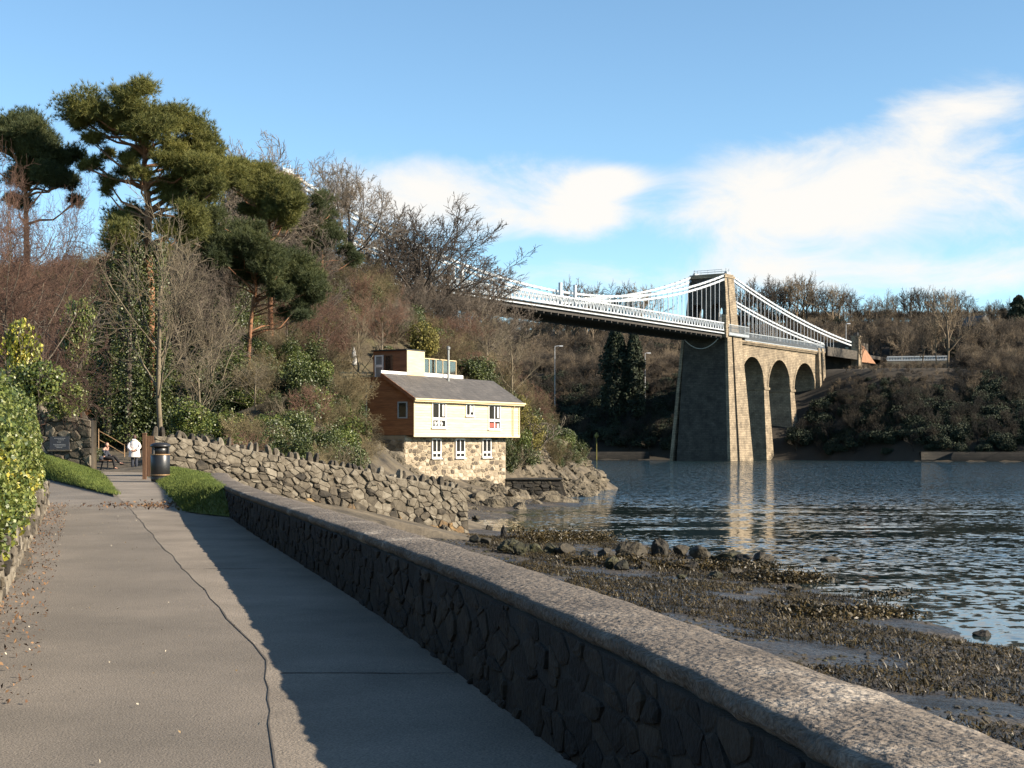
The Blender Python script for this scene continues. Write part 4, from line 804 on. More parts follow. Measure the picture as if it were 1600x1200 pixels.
# handrail beside the bench
hrl = tag(empty('handrail', (W(154, 735, 75).x, 75, 3.2)), 'thin rusty handrail sloping down behind the bench', 'handrail')
for (x, h) in ((0, 2.05), (1.32, 1.25)): b = MB(); b.tube([(x, 0, -.1), (x, 0, h)], .03, 6); b.build('post', M['gold'], hrl)
for o_ in (0, .45): b = MB(); b.tube([(0, 0, 1.95 - o_), (.66, 0, 1.6 - o_), (1.32, 0, 1.2 - o_)], .025, 6); b.build('rail', M['gold'], hrl)
# bench
fx = lambda px, d: (px - 800) / F * d
fp = lambda d: float(pz(d)) + .004
be = tag(empty('park_bench', (fx(164.5, 71), 71, fp(71)), R(-12)), 'small dark slatted bench the seated person sits on', 'bench')
for k in range(4): b = MB(); b.box(-.4, .4, -.42 + k * .22, -.24 + k * .22, .43, .47); bevel(b.build('slat', M['wood_brown'], be), .008)
for x in (-.3, .3):
    for y in (-.32, .32): b = MB(); b.bar((x * 1.0, y, .43), (x * 1.15 - .06, y, 0), .05, .05); b.build('leg', M['bench_black'], be)
    b = MB(); b.box(x - .03, x + .03, -.38, .38, .395, .43); b.build('bearer', M['bench_black'], be)
    b = MB(); b.box(x * 1.15 - .14, x * 1.15 + .06, -.4, .4, 0, .025); b.build('foot', M['bench_black'], be)
def skin_obj(name, J, E, m, parent, sub=2):                 # one continuous surface grown round a skeleton
    me = bpy.data.meshes.new(name); ks = list(J); me.from_pydata([J[k][:3] for k in ks], [(ks.index(a), ks.index(c)) for a, c in E], []); o = link(name, me, m, parent)
    md = o.modifiers.new('skin', 'SKIN'); md.use_smooth_shade = True; sv = me.skin_vertices[0].data if me.skin_vertices else None
    if sv is None:
        bm = bmesh.new(); bm.from_mesh(me); bm.verts.layers.skin.verify(); bm.to_mesh(me); bm.free(); sv = me.skin_vertices[0].data
    for i, k in enumerate(ks):
        r = J[k][3]; sv[i].radius = r if isinstance(r, tuple) else (r, r); sv[i].use_root = (i == 0)
    s = o.modifiers.new('sub', 'SUBSURF'); s.levels = sub; s.render_levels = sub; return o
def hand_joints(J, E, base, wrist, tip, side, r=.0095):     # palm, four fingers and a thumb
    w, t = Vector(wrist), Vector(tip); d = (t - w).normalized(); s = Vector(side).normalized(); c = d.cross(s)
    p = w + d * .05; J[base + 'palm'] = (*p, (.034, .02)); E.append((base, base + 'palm'))
    for i, (o_, l) in enumerate(((-.028, .072), (-.009, .082), (.01, .077), (.028, .06))):
        a = p + s * o_ + d * .035; b_ = a + d * l * .5 + c * .008; e = a + d * l * .85 + c * .03
        for n_, q in (('a', a), ('b', b_), ('c', e)): J[f'{base}f{i}{n_}'] = (*q, r)
        E += [(base + 'palm', f'{base}f{i}a'), (f'{base}f{i}a', f'{base}f{i}b'), (f'{base}f{i}b', f'{base}f{i}c')]
    a = p - d * .02 - s * .04; e = a - s * .02 + d * .045
    J[base + 'ta'] = (*a, r * 1.15); J[base + 'tb'] = (*e, r); E += [(base + 'palm', base + 'ta'), (base + 'ta', base + 'tb')]
def head(parent, c, face, up=(0, 0, 1), hair=M['hair'], R_=.105):
    """head with brow, nose, chin and ears as one mesh, hair cap as a child"""
    f = Vector(face).normalized(); u = Vector(up).normalized(); s = f.cross(u).normalized(); u = s.cross(f)
    bm = bmesh.new(); bmesh.ops.create_icosphere(bm, subdivisions=4, radius=1)
    for v in bm.verts:
        x, y, z = v.co; fw = y
        w = .76 * (1 - .22 * max(0, -z) ** 1.5); dpt = .95 * (1 - .12 * max(0, -z)); hh = 1.18
        nose = .26 * math.exp(-((x / .13) ** 2 + ((z + .12) / .2) ** 2)) * (fw > 0); eye = -.07 * (math.exp(-(((x - .36) / .14) ** 2 + ((z - .06) / .1) ** 2)) + math.exp(-(((x + .36) / .14) ** 2 + ((z - .06) / .1) ** 2))) * (fw > 0)
        mouth = -.05 * math.exp(-((x / .25) ** 2 + ((z + .5) / .05) ** 2)) * (fw > 0); chin = .1 * math.exp(-((x / .3) ** 2 + ((z + .82) / .2) ** 2)) * (fw > -.2)
        ear = .16 * math.exp(-(((y + .05) / .14) ** 2 + ((z + .02) / .22) ** 2)) * (abs(x) > .6)
        p = s * (x * w + math.copysign(ear, x)) * R_ + f * (y * dpt + nose + eye + mouth + chin) * R_ + u * z * hh * R_; v.co = Vector(c) + p
    me = bpy.data.meshes.new('head'); bm.to_mesh(me); bm.free(); h = link('head', me, M['skin'], parent, smooth=True)
    bm = bmesh.new(); bmesh.ops.create_icosphere(bm, subdivisions=3, radius=1); kill = []
    for v in bm.verts:
        x, y, z = v.co
        if y > .55 - .5 * max(0, z) and z < .62 or z < -.75: kill.append(v)
        v.co = Vector(c) + s * x * .84 * R_ + f * (y * 1.02 - .04) * R_ + u * (z * 1.25 + .04) * R_
    bmesh.ops.delete(bm, geom=kill, context='VERTS'); me = bpy.data.meshes.new('hair'); bm.to_mesh(me); bm.free(); o = link('hair', me, hair, h, smooth=True); sd_ = o.modifiers.new('thick', 'SOLIDIFY'); sd_.thickness = .012
    return h
# standing person, seen from behind
sx = fx(210, 71.5); ps = tag(empty('person', (sx, 71.5, fp(71.5)), R(6)), 'person standing in a long white hooded coat and dark trousers, hands behind back', 'person')
J = {'pel': (0, 0, .93, .115), 'chest': (0, .0, 1.22, (.14, .10)), 'sh': (0, 0, 1.37, (.12, .08)), 'neck': (0, .01, 1.45, .05), 'skull': (0, .03, 1.52, .05)}; E = [('pel', 'chest'), ('chest', 'sh'), ('sh', 'neck'), ('neck', 'skull')]
for q, s in (('l', -1), ('r', 1)):
    J[q + 'hip'] = (.09 * s, 0, .88, .09); J[q + 'kn'] = (.085 * s, .02, .49, .058); J[q + 'an'] = (.08 * s, -.02, .09, .04); J[q + 'toe'] = (.1 * s, .15, .035, .035); E += [('pel', q + 'hip'), (q + 'hip', q + 'kn'), (q + 'kn', q + 'an'), (q + 'an', q + 'toe')]
    J[q + 'sho'] = (.17 * s, 0, 1.35, .06); J[q + 'el'] = (.26 * s, -.1, 1.1, .045); J[q + 'wr'] = (.07 * s, -.235, .945, .032); E += [('sh', q + 'sho'), (q + 'sho', q + 'el'), (q + 'el', q + 'wr')]
    hand_joints(J, E, q + 'wr', (.07 * s, -.235, .945), (-.06 * s, -.25, .9), (0, 0, 1))
body = skin_obj('body', J, E, M['skin'], ps)
J = {'w': (0, 0, .92, (.15, .13)), 'h': (0, 0, .84, (.15, .12))}; E = [('w', 'h')]
for q, s in (('l', -1), ('r', 1)): J[q + 'h'] = (.095 * s, 0, .78, .105); J[q + 'k'] = (.09 * s, .02, .49, .078); J[q + 'a'] = (.085 * s, -.02, .1, .07); E += [('h', q + 'h'), (q + 'h', q + 'k'), (q + 'k', q + 'a')]
skin_obj('trousers', J, E, M['navy'], ps)
for s in (-1, 1): skin_obj('shoe', {'a': (.085 * s, -.05, .055, (.05, .05)), 'b': (.095 * s, .08, .04, (.05, .038)), 'c': (.105 * s, .18, .032, (.04, .03))}, [('a', 'b'), ('b', 'c')], M['black_cloth'], ps)
b = MB(); prof = [(.62, .275, .2), (.66, .28, .205), (.8, .262, .19), (.96, .243, .172), (1.1, .24, .168), (1.25, .245, .165), (1.34, .225, .145), (1.40, .165, .125), (1.45, .105, .1), (1.47, .07, .07)]; n = 28; V = []
for (z, a, c) in prof:
    for k in range(n): t = 2 * math.pi * k / n; f_ = 1 + .03 * math.sin(5 * t + z * 9) * (1.3 - z) + .02 * math.sin(11 * t); V.append((a * math.cos(t) * f_, c * math.sin(t) * f_, z))
b.add(V, [(i * n + k, i * n + (k + 1) % n, (i + 1) * n + (k + 1) % n, (i + 1) * n + k) for i in range(len(prof) - 1) for k in range(n)]); ct = b.build('coat', M['coat_white'], ps, smooth=True)
for s in (-1, 1): skin_obj('sleeve', {'a': (.17 * s, 0, 1.34, .085), 'b': (.285 * s, -.09, 1.11, .078), 'c': (.2 * s, -.19, 1.0, .068), 'd': (.1 * s, -.235, .95, .058)}, [('a', 'b'), ('b', 'c'), ('c', 'd')], M['coat_white'], ct)
skin_obj('hood', {'a': (-.1, -.08, 1.43, .06), 'b': (0, -.13, 1.42, (.09, .075)), 'c': (.1, -.08, 1.43, .06), 'd': (0, -.09, 1.5, .06)}, [('a', 'b'), ('b', 'c'), ('b', 'd')], M['coat_white'], ct)
head(ps, (0, .03, 1.585), (.15, 1, -.1), hair=M['hair'])
# seated person
qx = fx(166, 71); pq = tag(empty('person', (qx, 71, fp(71)), R(-12)), 'person in dark clothes seated sideways on the bench with legs crossed', 'person')
J = {'pel': (-.06, 0, .57, .12), 'chest': (-.1, 0, .83, (.15, .11)), 'sh': (-.07, 0, 1.0, (.13, .085)), 'neck': (-.03, 0, 1.08, .05), 'skull': (.0, 0, 1.15, .05)}; E = [('pel', 'chest'), ('chest', 'sh'), ('sh', 'neck'), ('neck', 'skull')]
legs = {'r': [(-.02, -.1, .57), (.4, -.08, .56), (.50, -.08, .1), (.66, -.09, .05)], 'l': [(-.02, .1, .57), (.42, .06, .63), (.74, -.02, .32), (.92, -.04, .30)]}
for q in legs:
    for nm, p, r in zip(('h', 'k', 'a', 't'), legs[q], (.085, .06, .042, .036)): J[q + nm] = (*p, r)
    E += [('pel', q + 'h'), (q + 'h', q + 'k'), (q + 'k', q + 'a'), (q + 'a', q + 't')]
arms = {'r': [(-.06, -.17, .97), (.06, -.23, .74), (.15, -.12, 1.0)], 'l': [(-.06, .17, .97), (.02, .22, .72), (.25, .1, .66)]}
for q in arms:
    for nm, p, r in zip(('s', 'e', 'w'), arms[q], (.06, .047, .032)): J['A' + q + nm] = (*p, r)
    E += [('sh', f'A{q}s'), (f'A{q}s', f'A{q}e'), (f'A{q}e', f'A{q}w')]
hand_joints(J, E, 'Arw', arms['r'][2], (.14, -.06, 1.1), (1, 0, 0)); hand_joints(J, E, 'Alw', arms['l'][2], (.36, .07, .66), (0, 1, 0))
skin_obj('body', J, E, M['skin'], pq)
J = {'w': (-.06, 0, .6, (.15, .14)), 'h': (-.03, 0, .56, (.15, .13))}; E = [('w', 'h')]
for q in legs:
    for nm, p, r in zip(('h', 'k', 'a'), legs[q], (.11, .085, .062)): J[q + nm] = (*p, r)
    E += [('h', q + 'h'), (q + 'h', q + 'k'), (q + 'k', q + 'a')]
skin_obj('trousers', J, E, M['black_cloth'], pq)
for q in legs: a, t = Vector(legs[q][2]), Vector(legs[q][3]); skin_obj('shoe', {'a': (*(a + Vector((-.02, 0, -.045))), .05), 'b': (*((a + t) / 2 + Vector((0, 0, -.02))), (.05, .045)), 'c': (*(t + Vector((.05, 0, -.008))), (.045, .035))}, [('a', 'b'), ('b', 'c')], M['shoe'], pq)
jk = skin_obj('jacket', {'w': (-.07, 0, .56, (.18, .16)), 'c': (-.1, 0, .82, (.19, .15)), 's': (-.07, 0, 1.0, (.15, .11)), 'n': (-.04, 0, 1.07, (.075, .07))}, [('w', 'c'), ('c', 's'), ('s', 'n')], M['navy'], pq)
for q in arms: a = [Vector(p) for p in arms[q]]; skin_obj('sleeve', {'a': (*a[0], .085), 'b': (*a[1], .07), 'c': (*(a[1] * .15 + a[2] * .85), .05)}, [('a', 'b'), ('b', 'c')], M['navy'], jk)
head(pq, (.03, 0, 1.215), (1, -.25, -.1))
bg = tag(empty('handbag', (fx(157, 70.6), 70.62, fp(71) + .47)), 'dark handbag with pale flap on the bench beside the seated person', 'bag')
skin_obj('bag_body', {'a': (-.12, 0, .1, (.1, .1)), 'b': (.0, 0, .13, (.13, .13)), 'c': (.13, 0, .09, (.09, .09))}, [('a', 'b'), ('b', 'c')], M['navy'], bg); skin_obj('flap', {'a': (-.16, -.03, .2, (.05, .06)), 'b': (-.03, -.03, .27, (.06, .05))}, [('a', 'b')], M['cloth_white'], bg)

# ================================================================== BEACH
def boulder(seed, sub=4, rough=.9, flat=.75):
    rg_ = np.random.RandomState(seed); bm = bmesh.new(); bmesh.ops.create_icosphere(bm, subdivisions=sub, radius=1); dirs = norm(rg_.normal(0, 1, (13, 3))); off = rg_.uniform(.45, .9, 13)
    for v in bm.verts:
        p = np.array(v.co); 
        for d, o in zip(dirs, off):
            e = p @ d - o
            if e > 0: p = p - d * e * .95
        p = p * (1 + rough * .4 * float(vnoise(p[0] * 1.7 + seed + p[2], p[1] * 1.7 - p[2] * 1.6, 1.3, seed, 5))); v.co = (p[0], p[1], p[2] * flat)
    me = bpy.data.meshes.new('boulder'); bm.to_mesh(me); bm.free(); return me
bm_ = [boulder(60 + i) for i in range(5)]; bg_ = [boulder(70 + i) for i in range(3)]
for me in bm_: me.materials.append(M['rock'])
for me in bg_: me.materials.append(M['rock_green'])
tall = boulder(81, flat=1.0); tall.materials.append(M['rock'])
rg = np.random.RandomState(33)
def rock(px, py, wpx, hpx, me, label, group='weathered boulders along the waterline'):
    p = hit(px, py, bz, 8, 130); s = p.y / F; o = link('boulder', me, None, None, (p.x, p.y, float(bz(p.x, p.y)) + hpx * s * .28)); o.scale = (wpx * s * .6, wpx * s * .55, hpx * s * .85); o.rotation_euler = (rg.uniform(-.2, .2), rg.uniform(-.2, .2), rg.uniform(0, 6)); return tag(o, label, 'boulder', group)
rock(1035, 870, 28, 32, tall, 'tallest rounded upright boulder standing at the water edge')
rock(788, 842, 11, 24, tall, 'slim dark pointed stone near the end of the rubble wall')
rock(985, 872, 42, 30, bm_[0], 'broad black boulder just left of the tallest upright boulder')
rock(1300, 866 + 20, 40, 18, bm_[1], 'low dark rock at the waterline right of the boulder group')
rock(1408, 937, 42, 13, bm_[2], 'lone weedy rock out in the shallow water')
rock(1535, 998, 30, 14, bm_[3], 'small dark rock beside the bright water at the right')
RL = [(796, 864, 30, 24, 1), (812, 868, 28, 26, 1), (838, 864, 26, 20, 1), (862, 866, 30, 22, 1), (885, 868, 34, 20, 0), (742, 848, 24, 14, 1), (758, 852, 22, 12, 0), (955, 888, 22, 20, 1), (970, 890, 20, 20, 1), (945, 872, 28, 16, 0), (1063, 868, 30, 18, 0), (1098, 874, 40, 22, 0),
                          (1080, 892, 26, 14, 0), (1135, 880, 44, 22, 1), (1160, 884, 36, 18, 0), (1120, 905, 26, 14, 1), (1190, 880, 34, 18, 0), (1150, 900, 24, 12, 0), (915, 872, 22, 14, 1), (1010, 890, 22, 14, 0), (1210, 905, 30, 10, 0), (1340, 990, 20, 10, 0), (1275, 950, 26, 10, 0), (1240, 925, 24, 12, 0), (1480, 1010, 16, 9, 0), (1330, 1010, 14, 10, 1), (1065, 905, 14, 9, 1), (1350, 925, 20, 7, 0), (763, 828, 12, 8, 0), (745, 812, 14, 7, 0)]
RN = [0, 0]
for (px, py, w, h, k) in sorted(RL):
    RN[k] += 1
    rock(px, py, w, h, (bg_ if k else bm_)[rg.randint(3)], f'mossy green boulder on the foreshore, {ORD[RN[1] - 1]} mossy one from the left' if k else f'small dark weed covered foreshore rock, {ORD[RN[0] - 1]} of these from the left', 'mossy boulders on the foreshore' if k else 'small dark rocks on the foreshore')
# seaweed carpet
n = 330000; x = rg.uniform(-5, 14, n); y = rg.uniform(9, 66, n); z = bz(x, y); mk = vnoise(x, y, .33, 51, 5) + .28 - .9 * np.clip((.55 - z) * 0, 0, 1)
band = np.interp(z, [-.1, .0, .12, .55, .8, 1.1], [-.6, -.15, .35, .30, -.05, -.1]); px = 800 + F * x / y
keep = (x > xin(np.clip(y, 0, 43)) + .7) & (mk + band > .40) & (px < 1720) & (px > 690) & (x < 12.5); P = np.stack([x, y, z], 1)[keep]; P[:, 2] += rg.uniform(.0, .04, len(P)) + .12 * np.clip(vnoise(P[:, 0], P[:, 1], .9, 52, 4), 0, 1)
k_ = rg.rand(len(P)) < .3; V, Fc = leaves(rg, P[~k_], .058, .5, 3); V2, F2 = leaves(rg, P[k_] + [0, 0, .012], .2, .12, 5); V = np.concatenate([V, V2]); Fc = np.concatenate([Fc, F2 + len(V) - len(V2)]); tag(link('seaweed', npmesh('seaweed', V, Fc), M['weed']), 'olive brown seaweed carpet over the muddy foreshore', kind='stuff')
def weed_mound(px0, px1, py, h, n, label):
    p = [hit(px_, py, bz, 8, 130) for px_ in np.linspace(px0, px1, 12)]; i = rg.randint(0, 12, n); B = np.array([tuple(q) for q in p])[i] + rg.normal(0, 1, (n, 3)) * np.array([.35, .55, 0]); B[:, 2] = bz(B[:, 0], B[:, 1]) + np.abs(rg.normal(0, h, n)); V, Fc = leaves(rg, B, .13, .4, .3); return V, Fc
Vs, Fs, bo = [], [], 0
for a in ((818, 942, 846, .22, 7000), (1180, 1270, 908, .14, 3500), (1240, 1400, 960, .1, 3500), (1020, 1200, 888, .12, 4500), (900, 1000, 880, .1, 2500), (1380, 1440, 938, .1, 1200)): V, Fc = weed_mound(*a, ''); Vs.append(V); Fs.append(Fc + bo); bo += len(V)
tag(link('weed_mounds', npmesh('weed_mounds', np.concatenate(Vs), np.concatenate(Fs)), M['weed']), 'dark heaped seaweed along the waterline and boulders', kind='stuff')
# stone platform and headland rocks right of the house
op = tag(empty('stone_platform', tuple(W(832, 776, 118.5))), 'low dark stone landing platform on the rocks right of the house', 'landing')
b = MB(); frustum(b, -2.7, 2.9, -1.6, 3.2, -.6, -2.1, 2.3, -1.0, 3.0, 1.35); b.build('core', M['mortar'], op)
for c, P in voro(5.2, 1.6, .5, .27, rg, gap=.03): V, Fc = stone(rg, c, P, rg.uniform(.05, .16), lambda u, w, h: (u - 2.6 + (.3 if u < 2.6 else -.3) * w, -1.6 + w * .42 - h, w - .3)); me = bpy.data.meshes.new('stone'); me.from_pydata(V, [], Fc); link('stone', me, M['rock'], op)
b = MB(); b.box(-2.15, 2.4, -1.15, 2.9, 1.36, 1.47); bevel(b.build('top_slab', M['rock'], op), .03)
for i, (px, py, d, sx_, sz, lab) in enumerate([(858, 738, 140, 3.2, 2.6, 'pale jagged headland rock under the yellow bush'), (872, 750, 146, 2.4, 1.6, 'lichen covered rock at the tip of the headland'), (846, 752, 134, 2.6, 1.8, 'brown layered rock behind the stone platform'), (892, 757, 150, 2.0, .7, 'low dark rock trailing off the headland into the water'), (815, 745, 124, 2.4, 1.6, 'grey rock between the house corner and the platform'), (915, 759, 152, 2.6, .35, 'thin dark skerry furthest out from the headland')]):
    p = W(px, py, d); o = link('headland_rock', boulder(90 + i, 4, .7, .8), M['cliff'], None, (p.x, p.y, p.z)); o.scale = (sx_ * .62, sx_ * .7, sz * .9); tag(o, lab, 'rock')
for i, (px, py, d, sx_, sz, lab) in enumerate([(560, 725, 99, 2.6, 2.4, 'pale outcrop of rock above the rubble wall left of the house'), (540, 715, 96, 2.2, 1.8, 'rounded rock face among scrub above the rubble wall'), (700, 835, 61, .6, .8, 'dark wet boulder at the foot of the rubble wall end'), (722, 842, 61, .5, .5, 'smaller wet boulder beyond the end of the rubble wall')]):
    p = W(px, py, d); o = link('outcrop', boulder(190 + i, 4, .7, .9), M['cliff'], None, tuple(p)); o.scale = (sx_ * .62, sx_ * .7, sz * .8); tag(o, lab, 'rock')
# pebbles
n = 26000; x = rg.uniform(-5, 12, n); y = rg.uniform(10, 66, n); z = bz(x, y); px = 800 + F * x / y; ok = (x > xin(np.clip(y, 0, 43)) + .7) & (px < 1700) & (px > 690) & (z > .02) & (vnoise(x, y, .5, 57, 4) > -.05); PEB = np.stack([x, y, z], 1)[ok][:7000]
# leaf litter and specks on the road
n = 420; d = rg.normal(33.0, .9, n); x = -7.9 + rg.normal(0, .75, n) - .2 * (d - 33); V, Fc = leaves(rg, np.stack([x, d, pz(d) + .03], 1), .075, .6, 2.5)
tag(link('leaf_litter', npmesh('leaf_litter', V, Fc), M['dry_leaf']), 'drift of russet dead leaves at the end of the footpath', kind='stuff')
n = 520; d = rg.uniform(6, 34, n) ** 1.0; x = xseam(d) - rg.uniform(0, 1, n) ** 1.0 * 6; V, Fc = leaves(rg, np.stack([x, d, pz(d) + .022], 1), .022, .7, 4); 
tag(link('road_specks', npmesh('road_specks', V, Fc), M['speck']), 'tiny pale chips and leaf fragments on the road', kind='stuff')

# ================================================================== VEGETATION
def unit(levels):                                           # scale a skeleton to height 1
    top = max(p[..., 2].max() for p, _, _ in levels); c = levels[-1][0].reshape(-1, 3).mean(0); k = np.array([c[0] / c[2], c[1] / c[2], 0])       # stand it upright
    return [((p - p[..., 2:3] * k) / top, a / top, b / top) for p, a, b in levels]
def tree_meshes(levels, mt, mc, sides=(7, 5, 4, 3, 3), split=2):
    lv = unit(levels); a = skel_mesh('trunk', lv[:split], sides[:split]); c = skel_mesh('crown', lv[split:], sides[split:]); a.materials.append(mt); c.materials.append(mc); a.shade_smooth(); return a, c
def plant(name, meshes, loc, H, rz, label, cat='tree', group=None, sx=1.0, parts=('trunk', 'crown')):
    t = tag(empty(name, loc, rz), label, cat, group)
    for nm, me in zip(parts, meshes):
        if me is None: continue
        o = link(nm, me, None, t); o.scale = (H * sx, H * sx, H)
    return t
def base_at(px, d, f=hz): x = (px - 800) / F * d; return (x, d, float(f(x, d)) - .25)
def H_to(py, d, base): return EYE + (HZ - py) / F * d - base[2]

OAK = [tree_meshes(skeleton(100 + i, 12, trunk=.42, kids=(14, 10, 8, 6), ratio=(.95, .58, .52, .5), ang=(50, 42, 40, 38), up=(.03, .15, .12, .08, .05), wander=(.07, .16, .2, .24, .25), t0=(.4, .25, .2, .15), rmin=.014, rk=.5, r0=.24), M['bark_dark'], M['twig_grey']) for i in range(2)]
THORN = [tree_meshes(skeleton(120 + i, 8, trunk=.5, kids=(13, 10, 8, 6), ratio=(.95, .6, .5, .5), ang=(50, 48, 46, 45), up=(.04, .05, .06, .05, .03), wander=(.1, .2, .25, .25, .25), t0=(.4, .15, .15, .1), rmin=.0042, rk=.42, r0=.1, stems=1), M['bark'], M['twig_red']) for i in range(2)]
PALE = tree_meshes(skeleton(140, 10, trunk=.6, kids=(15, 9, 7), ratio=(.95, .55, .5), ang=(46, 42, 40), up=(.03, .1, .08, .05), t0=(.3, .2, .2), rmin=.008, r0=.11, rk=.45), M['bark_pale'], M['bark_pale'])
def shrub_mesh(seed, m, rmin=.006, stems=9, H=3.0, kids=(8, 7, 5)):
    lv = unit(skeleton(seed, H, trunk=.7, kids=kids, ratio=(1.3, .55, .5), ang=(38, 42, 42), up=(.02, .05, .04, .02), wander=(.14, .2, .22, .25), t0=(.15, .15, .1), stems=stems, r0=.024, rmin=rmin)); me = skel_mesh('shrub', lv, (4, 3, 3, 3, 3)); me.materials.append(m); return me
def leafy_mesh(seed, n, m, rad=(1, 1, .9), nc=26, size=.085, wid=.7):
    rg_ = np.random.RandomState(seed); P, i = clumpy(rg_, n, nc, rad, .55, .42); P[:, 2] += rad[2] * .75; P = P[P[:, 2] > -.15]; V, Fc = leaves(rg_, P, size, wid, .5, norm(P - np.array([0, 0, rad[2] * .6])), .9); me = npmesh('foliage', V, Fc); me.materials.append(m); return me
def scatter(name, srcs, P, rz, sc, idx, label):
    """one 'stuff' object: copies of a few plants strewn over the ground by geometry nodes"""
    cl = bpy.data.collections.new(name + '_kinds')
    for k, me in enumerate(srcs): o = bpy.data.objects.new(f'{name}_{k:02d}', me); cl.objects.link(o)
    me = bpy.data.meshes.new(name); me.from_pydata([tuple(p) for p in P], [], [])
    for nm, ty, da in (('rz', 'FLOAT', rz), ('sc', 'FLOAT', sc), ('ix', 'INT', idx)): a = me.attributes.new(nm, ty, 'POINT'); a.data.foreach_set('value', np.asarray(da, dtype=np.float32 if ty == 'FLOAT' else np.int32))
    o = link(name, me); ng = bpy.data.node_groups.new(name, 'GeometryNodeTree'); ng.interface.new_socket('Geometry', in_out='INPUT', socket_type='NodeSocketGeometry'); ng.interface.new_socket('Geometry', in_out='OUTPUT', socket_type='NodeSocketGeometry')
    N = ng.nodes.new; L = ng.links.new; gi = N('NodeGroupInput'); go = N('NodeGroupOutput'); ip = N('GeometryNodeInstanceOnPoints'); ci = N('GeometryNodeCollectionInfo'); ci.inputs['Collection'].default_value = cl; ci.inputs['Separate Children'].default_value = True; ci.inputs['Reset Children'].default_value = True
    def at(nm, ty): n = N('GeometryNodeInputNamedAttribute'); n.data_type = ty; n.inputs['Name'].default_value = nm; return n.outputs['Attribute']
    cx = N('ShaderNodeCombineXYZ'); L(at('rz', 'FLOAT'), cx.inputs[2]); L(gi.outputs[0], ip.inputs['Points']); L(ci.outputs[0], ip.inputs['Instance']); ip.inputs['Pick Instance'].default_value = True; L(at('ix', 'INT'), ip.inputs['Instance Index']); L(cx.outputs[0], ip.inputs['Rotation']); L(at('sc', 'FLOAT'), ip.inputs['Scale']); L(ip.outputs[0], go.inputs[0])
    md = o.modifiers.new('scatter', 'NODES'); md.node_group = ng; return tag(o, label, kind='stuff')

def pine_tree(label, d, trunk, pads, mn, seed, dens=1.15, depth=1.0):
    """Scots pine: crooked trunk through the given photo points, limbs out to flattened pads of needle tufts"""
    rg_ = np.random.RandomState(seed); b0 = base_at(trunk[0][0], d); T = [Vector(b0)] + [W(px, py, d) for px, py in trunk[1:]]; t = tag(empty('pine_tree', b0), label, 'pine tree'); O = Vector(b0); s = d / F
    r0 = (T[-1].z - T[0].z) * .016; b = MB(); b.tube([p - O for p in T], [r0 * (1 - .75 * i / (len(T) - 1)) for i in range(len(T))], 9)
    tz = np.array([p.z for p in T]); Pn, Dn, tw = [], [], MB()
    pads = [(px, py, rx * 1.25, ry * 1.3) for px, py, rx, ry in pads] + [(px + rg_.uniform(-1.2, 1.2) * rx, py + rg_.uniform(-.5, 2.0) * ry, rx * .7, ry * .9) for px, py, rx, ry in pads]
    for (px, py, rx, ry) in pads:
        c = W(px, py, d) + Vector((0, rg_.uniform(-2.4, 2.4) * depth, 0)); rx *= s * 1.12; ry *= s * 1.15
        zz = max(tz[0] + (tz[-1] - tz[0]) * .3, min(tz[-1] - .2, c.z - rg_.uniform(.8, 2.2))); k = max(0, min(len(T) - 2, int(np.searchsorted(tz, zz)) - 1)); f = (zz - tz[k]) / max(.01, tz[k + 1] - tz[k]); a = T[k].lerp(T[k + 1], f); m = a.lerp(c, .55) + Vector((rg_.uniform(-.3, .3), rg_.uniform(-.3, .3), -.15 - rg_.uniform(0, .4)))
        b.tube([a - O, a.lerp(m, .5) - O + Vector((0, 0, .12)), m - O, c - O - Vector((0, 0, ry * .3))], [r0 * .38, r0 * .3, r0 * .22, r0 * .08], 5)
        nk = max(4, int(rx * 5)); sub_ = ball(rg_, nk, .2) * np.array([rx, rx, ry]) * .8
        for q in sub_: tw.tube([m - O + (c - m) * .4, c - O + Vector(q) * .5 - Vector((0, 0, ry * .2)), c - O + Vector(q)], [.03, .02, .008], 3, False)
        n = int(dens * 1000 * rx * ry) + 60; i = rg_.randint(0, nk, n); q = np.clip(rg_.normal(0, .5, (n, 3)), -1.3, 1.3); P = sub_[i] + q * np.array([.4 * rx + .12, .4 * rx + .12, .42 * ry + .1]); Pn.append(P + np.array(tuple(c - O))); Dn.append(q * .8 + np.array([0, 0, .7]))
    b.build('trunk', M['pine_bark'], t, smooth=True); tag(tw.build('branchlets', M['bark'], t), kind='stuff'); V, Fc = needles(rg_, np.concatenate(Pn), np.concatenate(Dn), .3, .026, 11, .75); link('needles', npmesh('needles', V, Fc), mn, t)
pine_tree('tallest Scots pine with a flat topped crown above the white coated person', 81, [(238, 620), (236, 480), (230, 380), (232, 320), (225, 262), (230, 205), (224, 165)], [(225, 156, 25, 13), (205, 170, 18, 10), (150, 178, 36, 15), (130, 190, 20, 9), (182, 184, 34, 13), (232, 190, 40, 14), (275, 193, 36, 16), (300, 212, 24, 16), (255, 215, 30, 12), (302, 238, 26, 14), (278, 250, 22, 10), (312, 264, 28, 12), (345, 266, 26, 11), (188, 256, 16, 8), (152, 226, 16, 7), (140, 252, 13, 6), (285, 287, 32, 12), (255, 276, 18, 8), (330, 292, 22, 10), (300, 307, 25, 10), (168, 282, 12, 6), (205, 225, 20, 8), (190, 330, 26, 18), (205, 380, 28, 22), (280, 345, 26, 14), (315, 340, 24, 12), (195, 430, 26, 24)], M['needle'], 201)
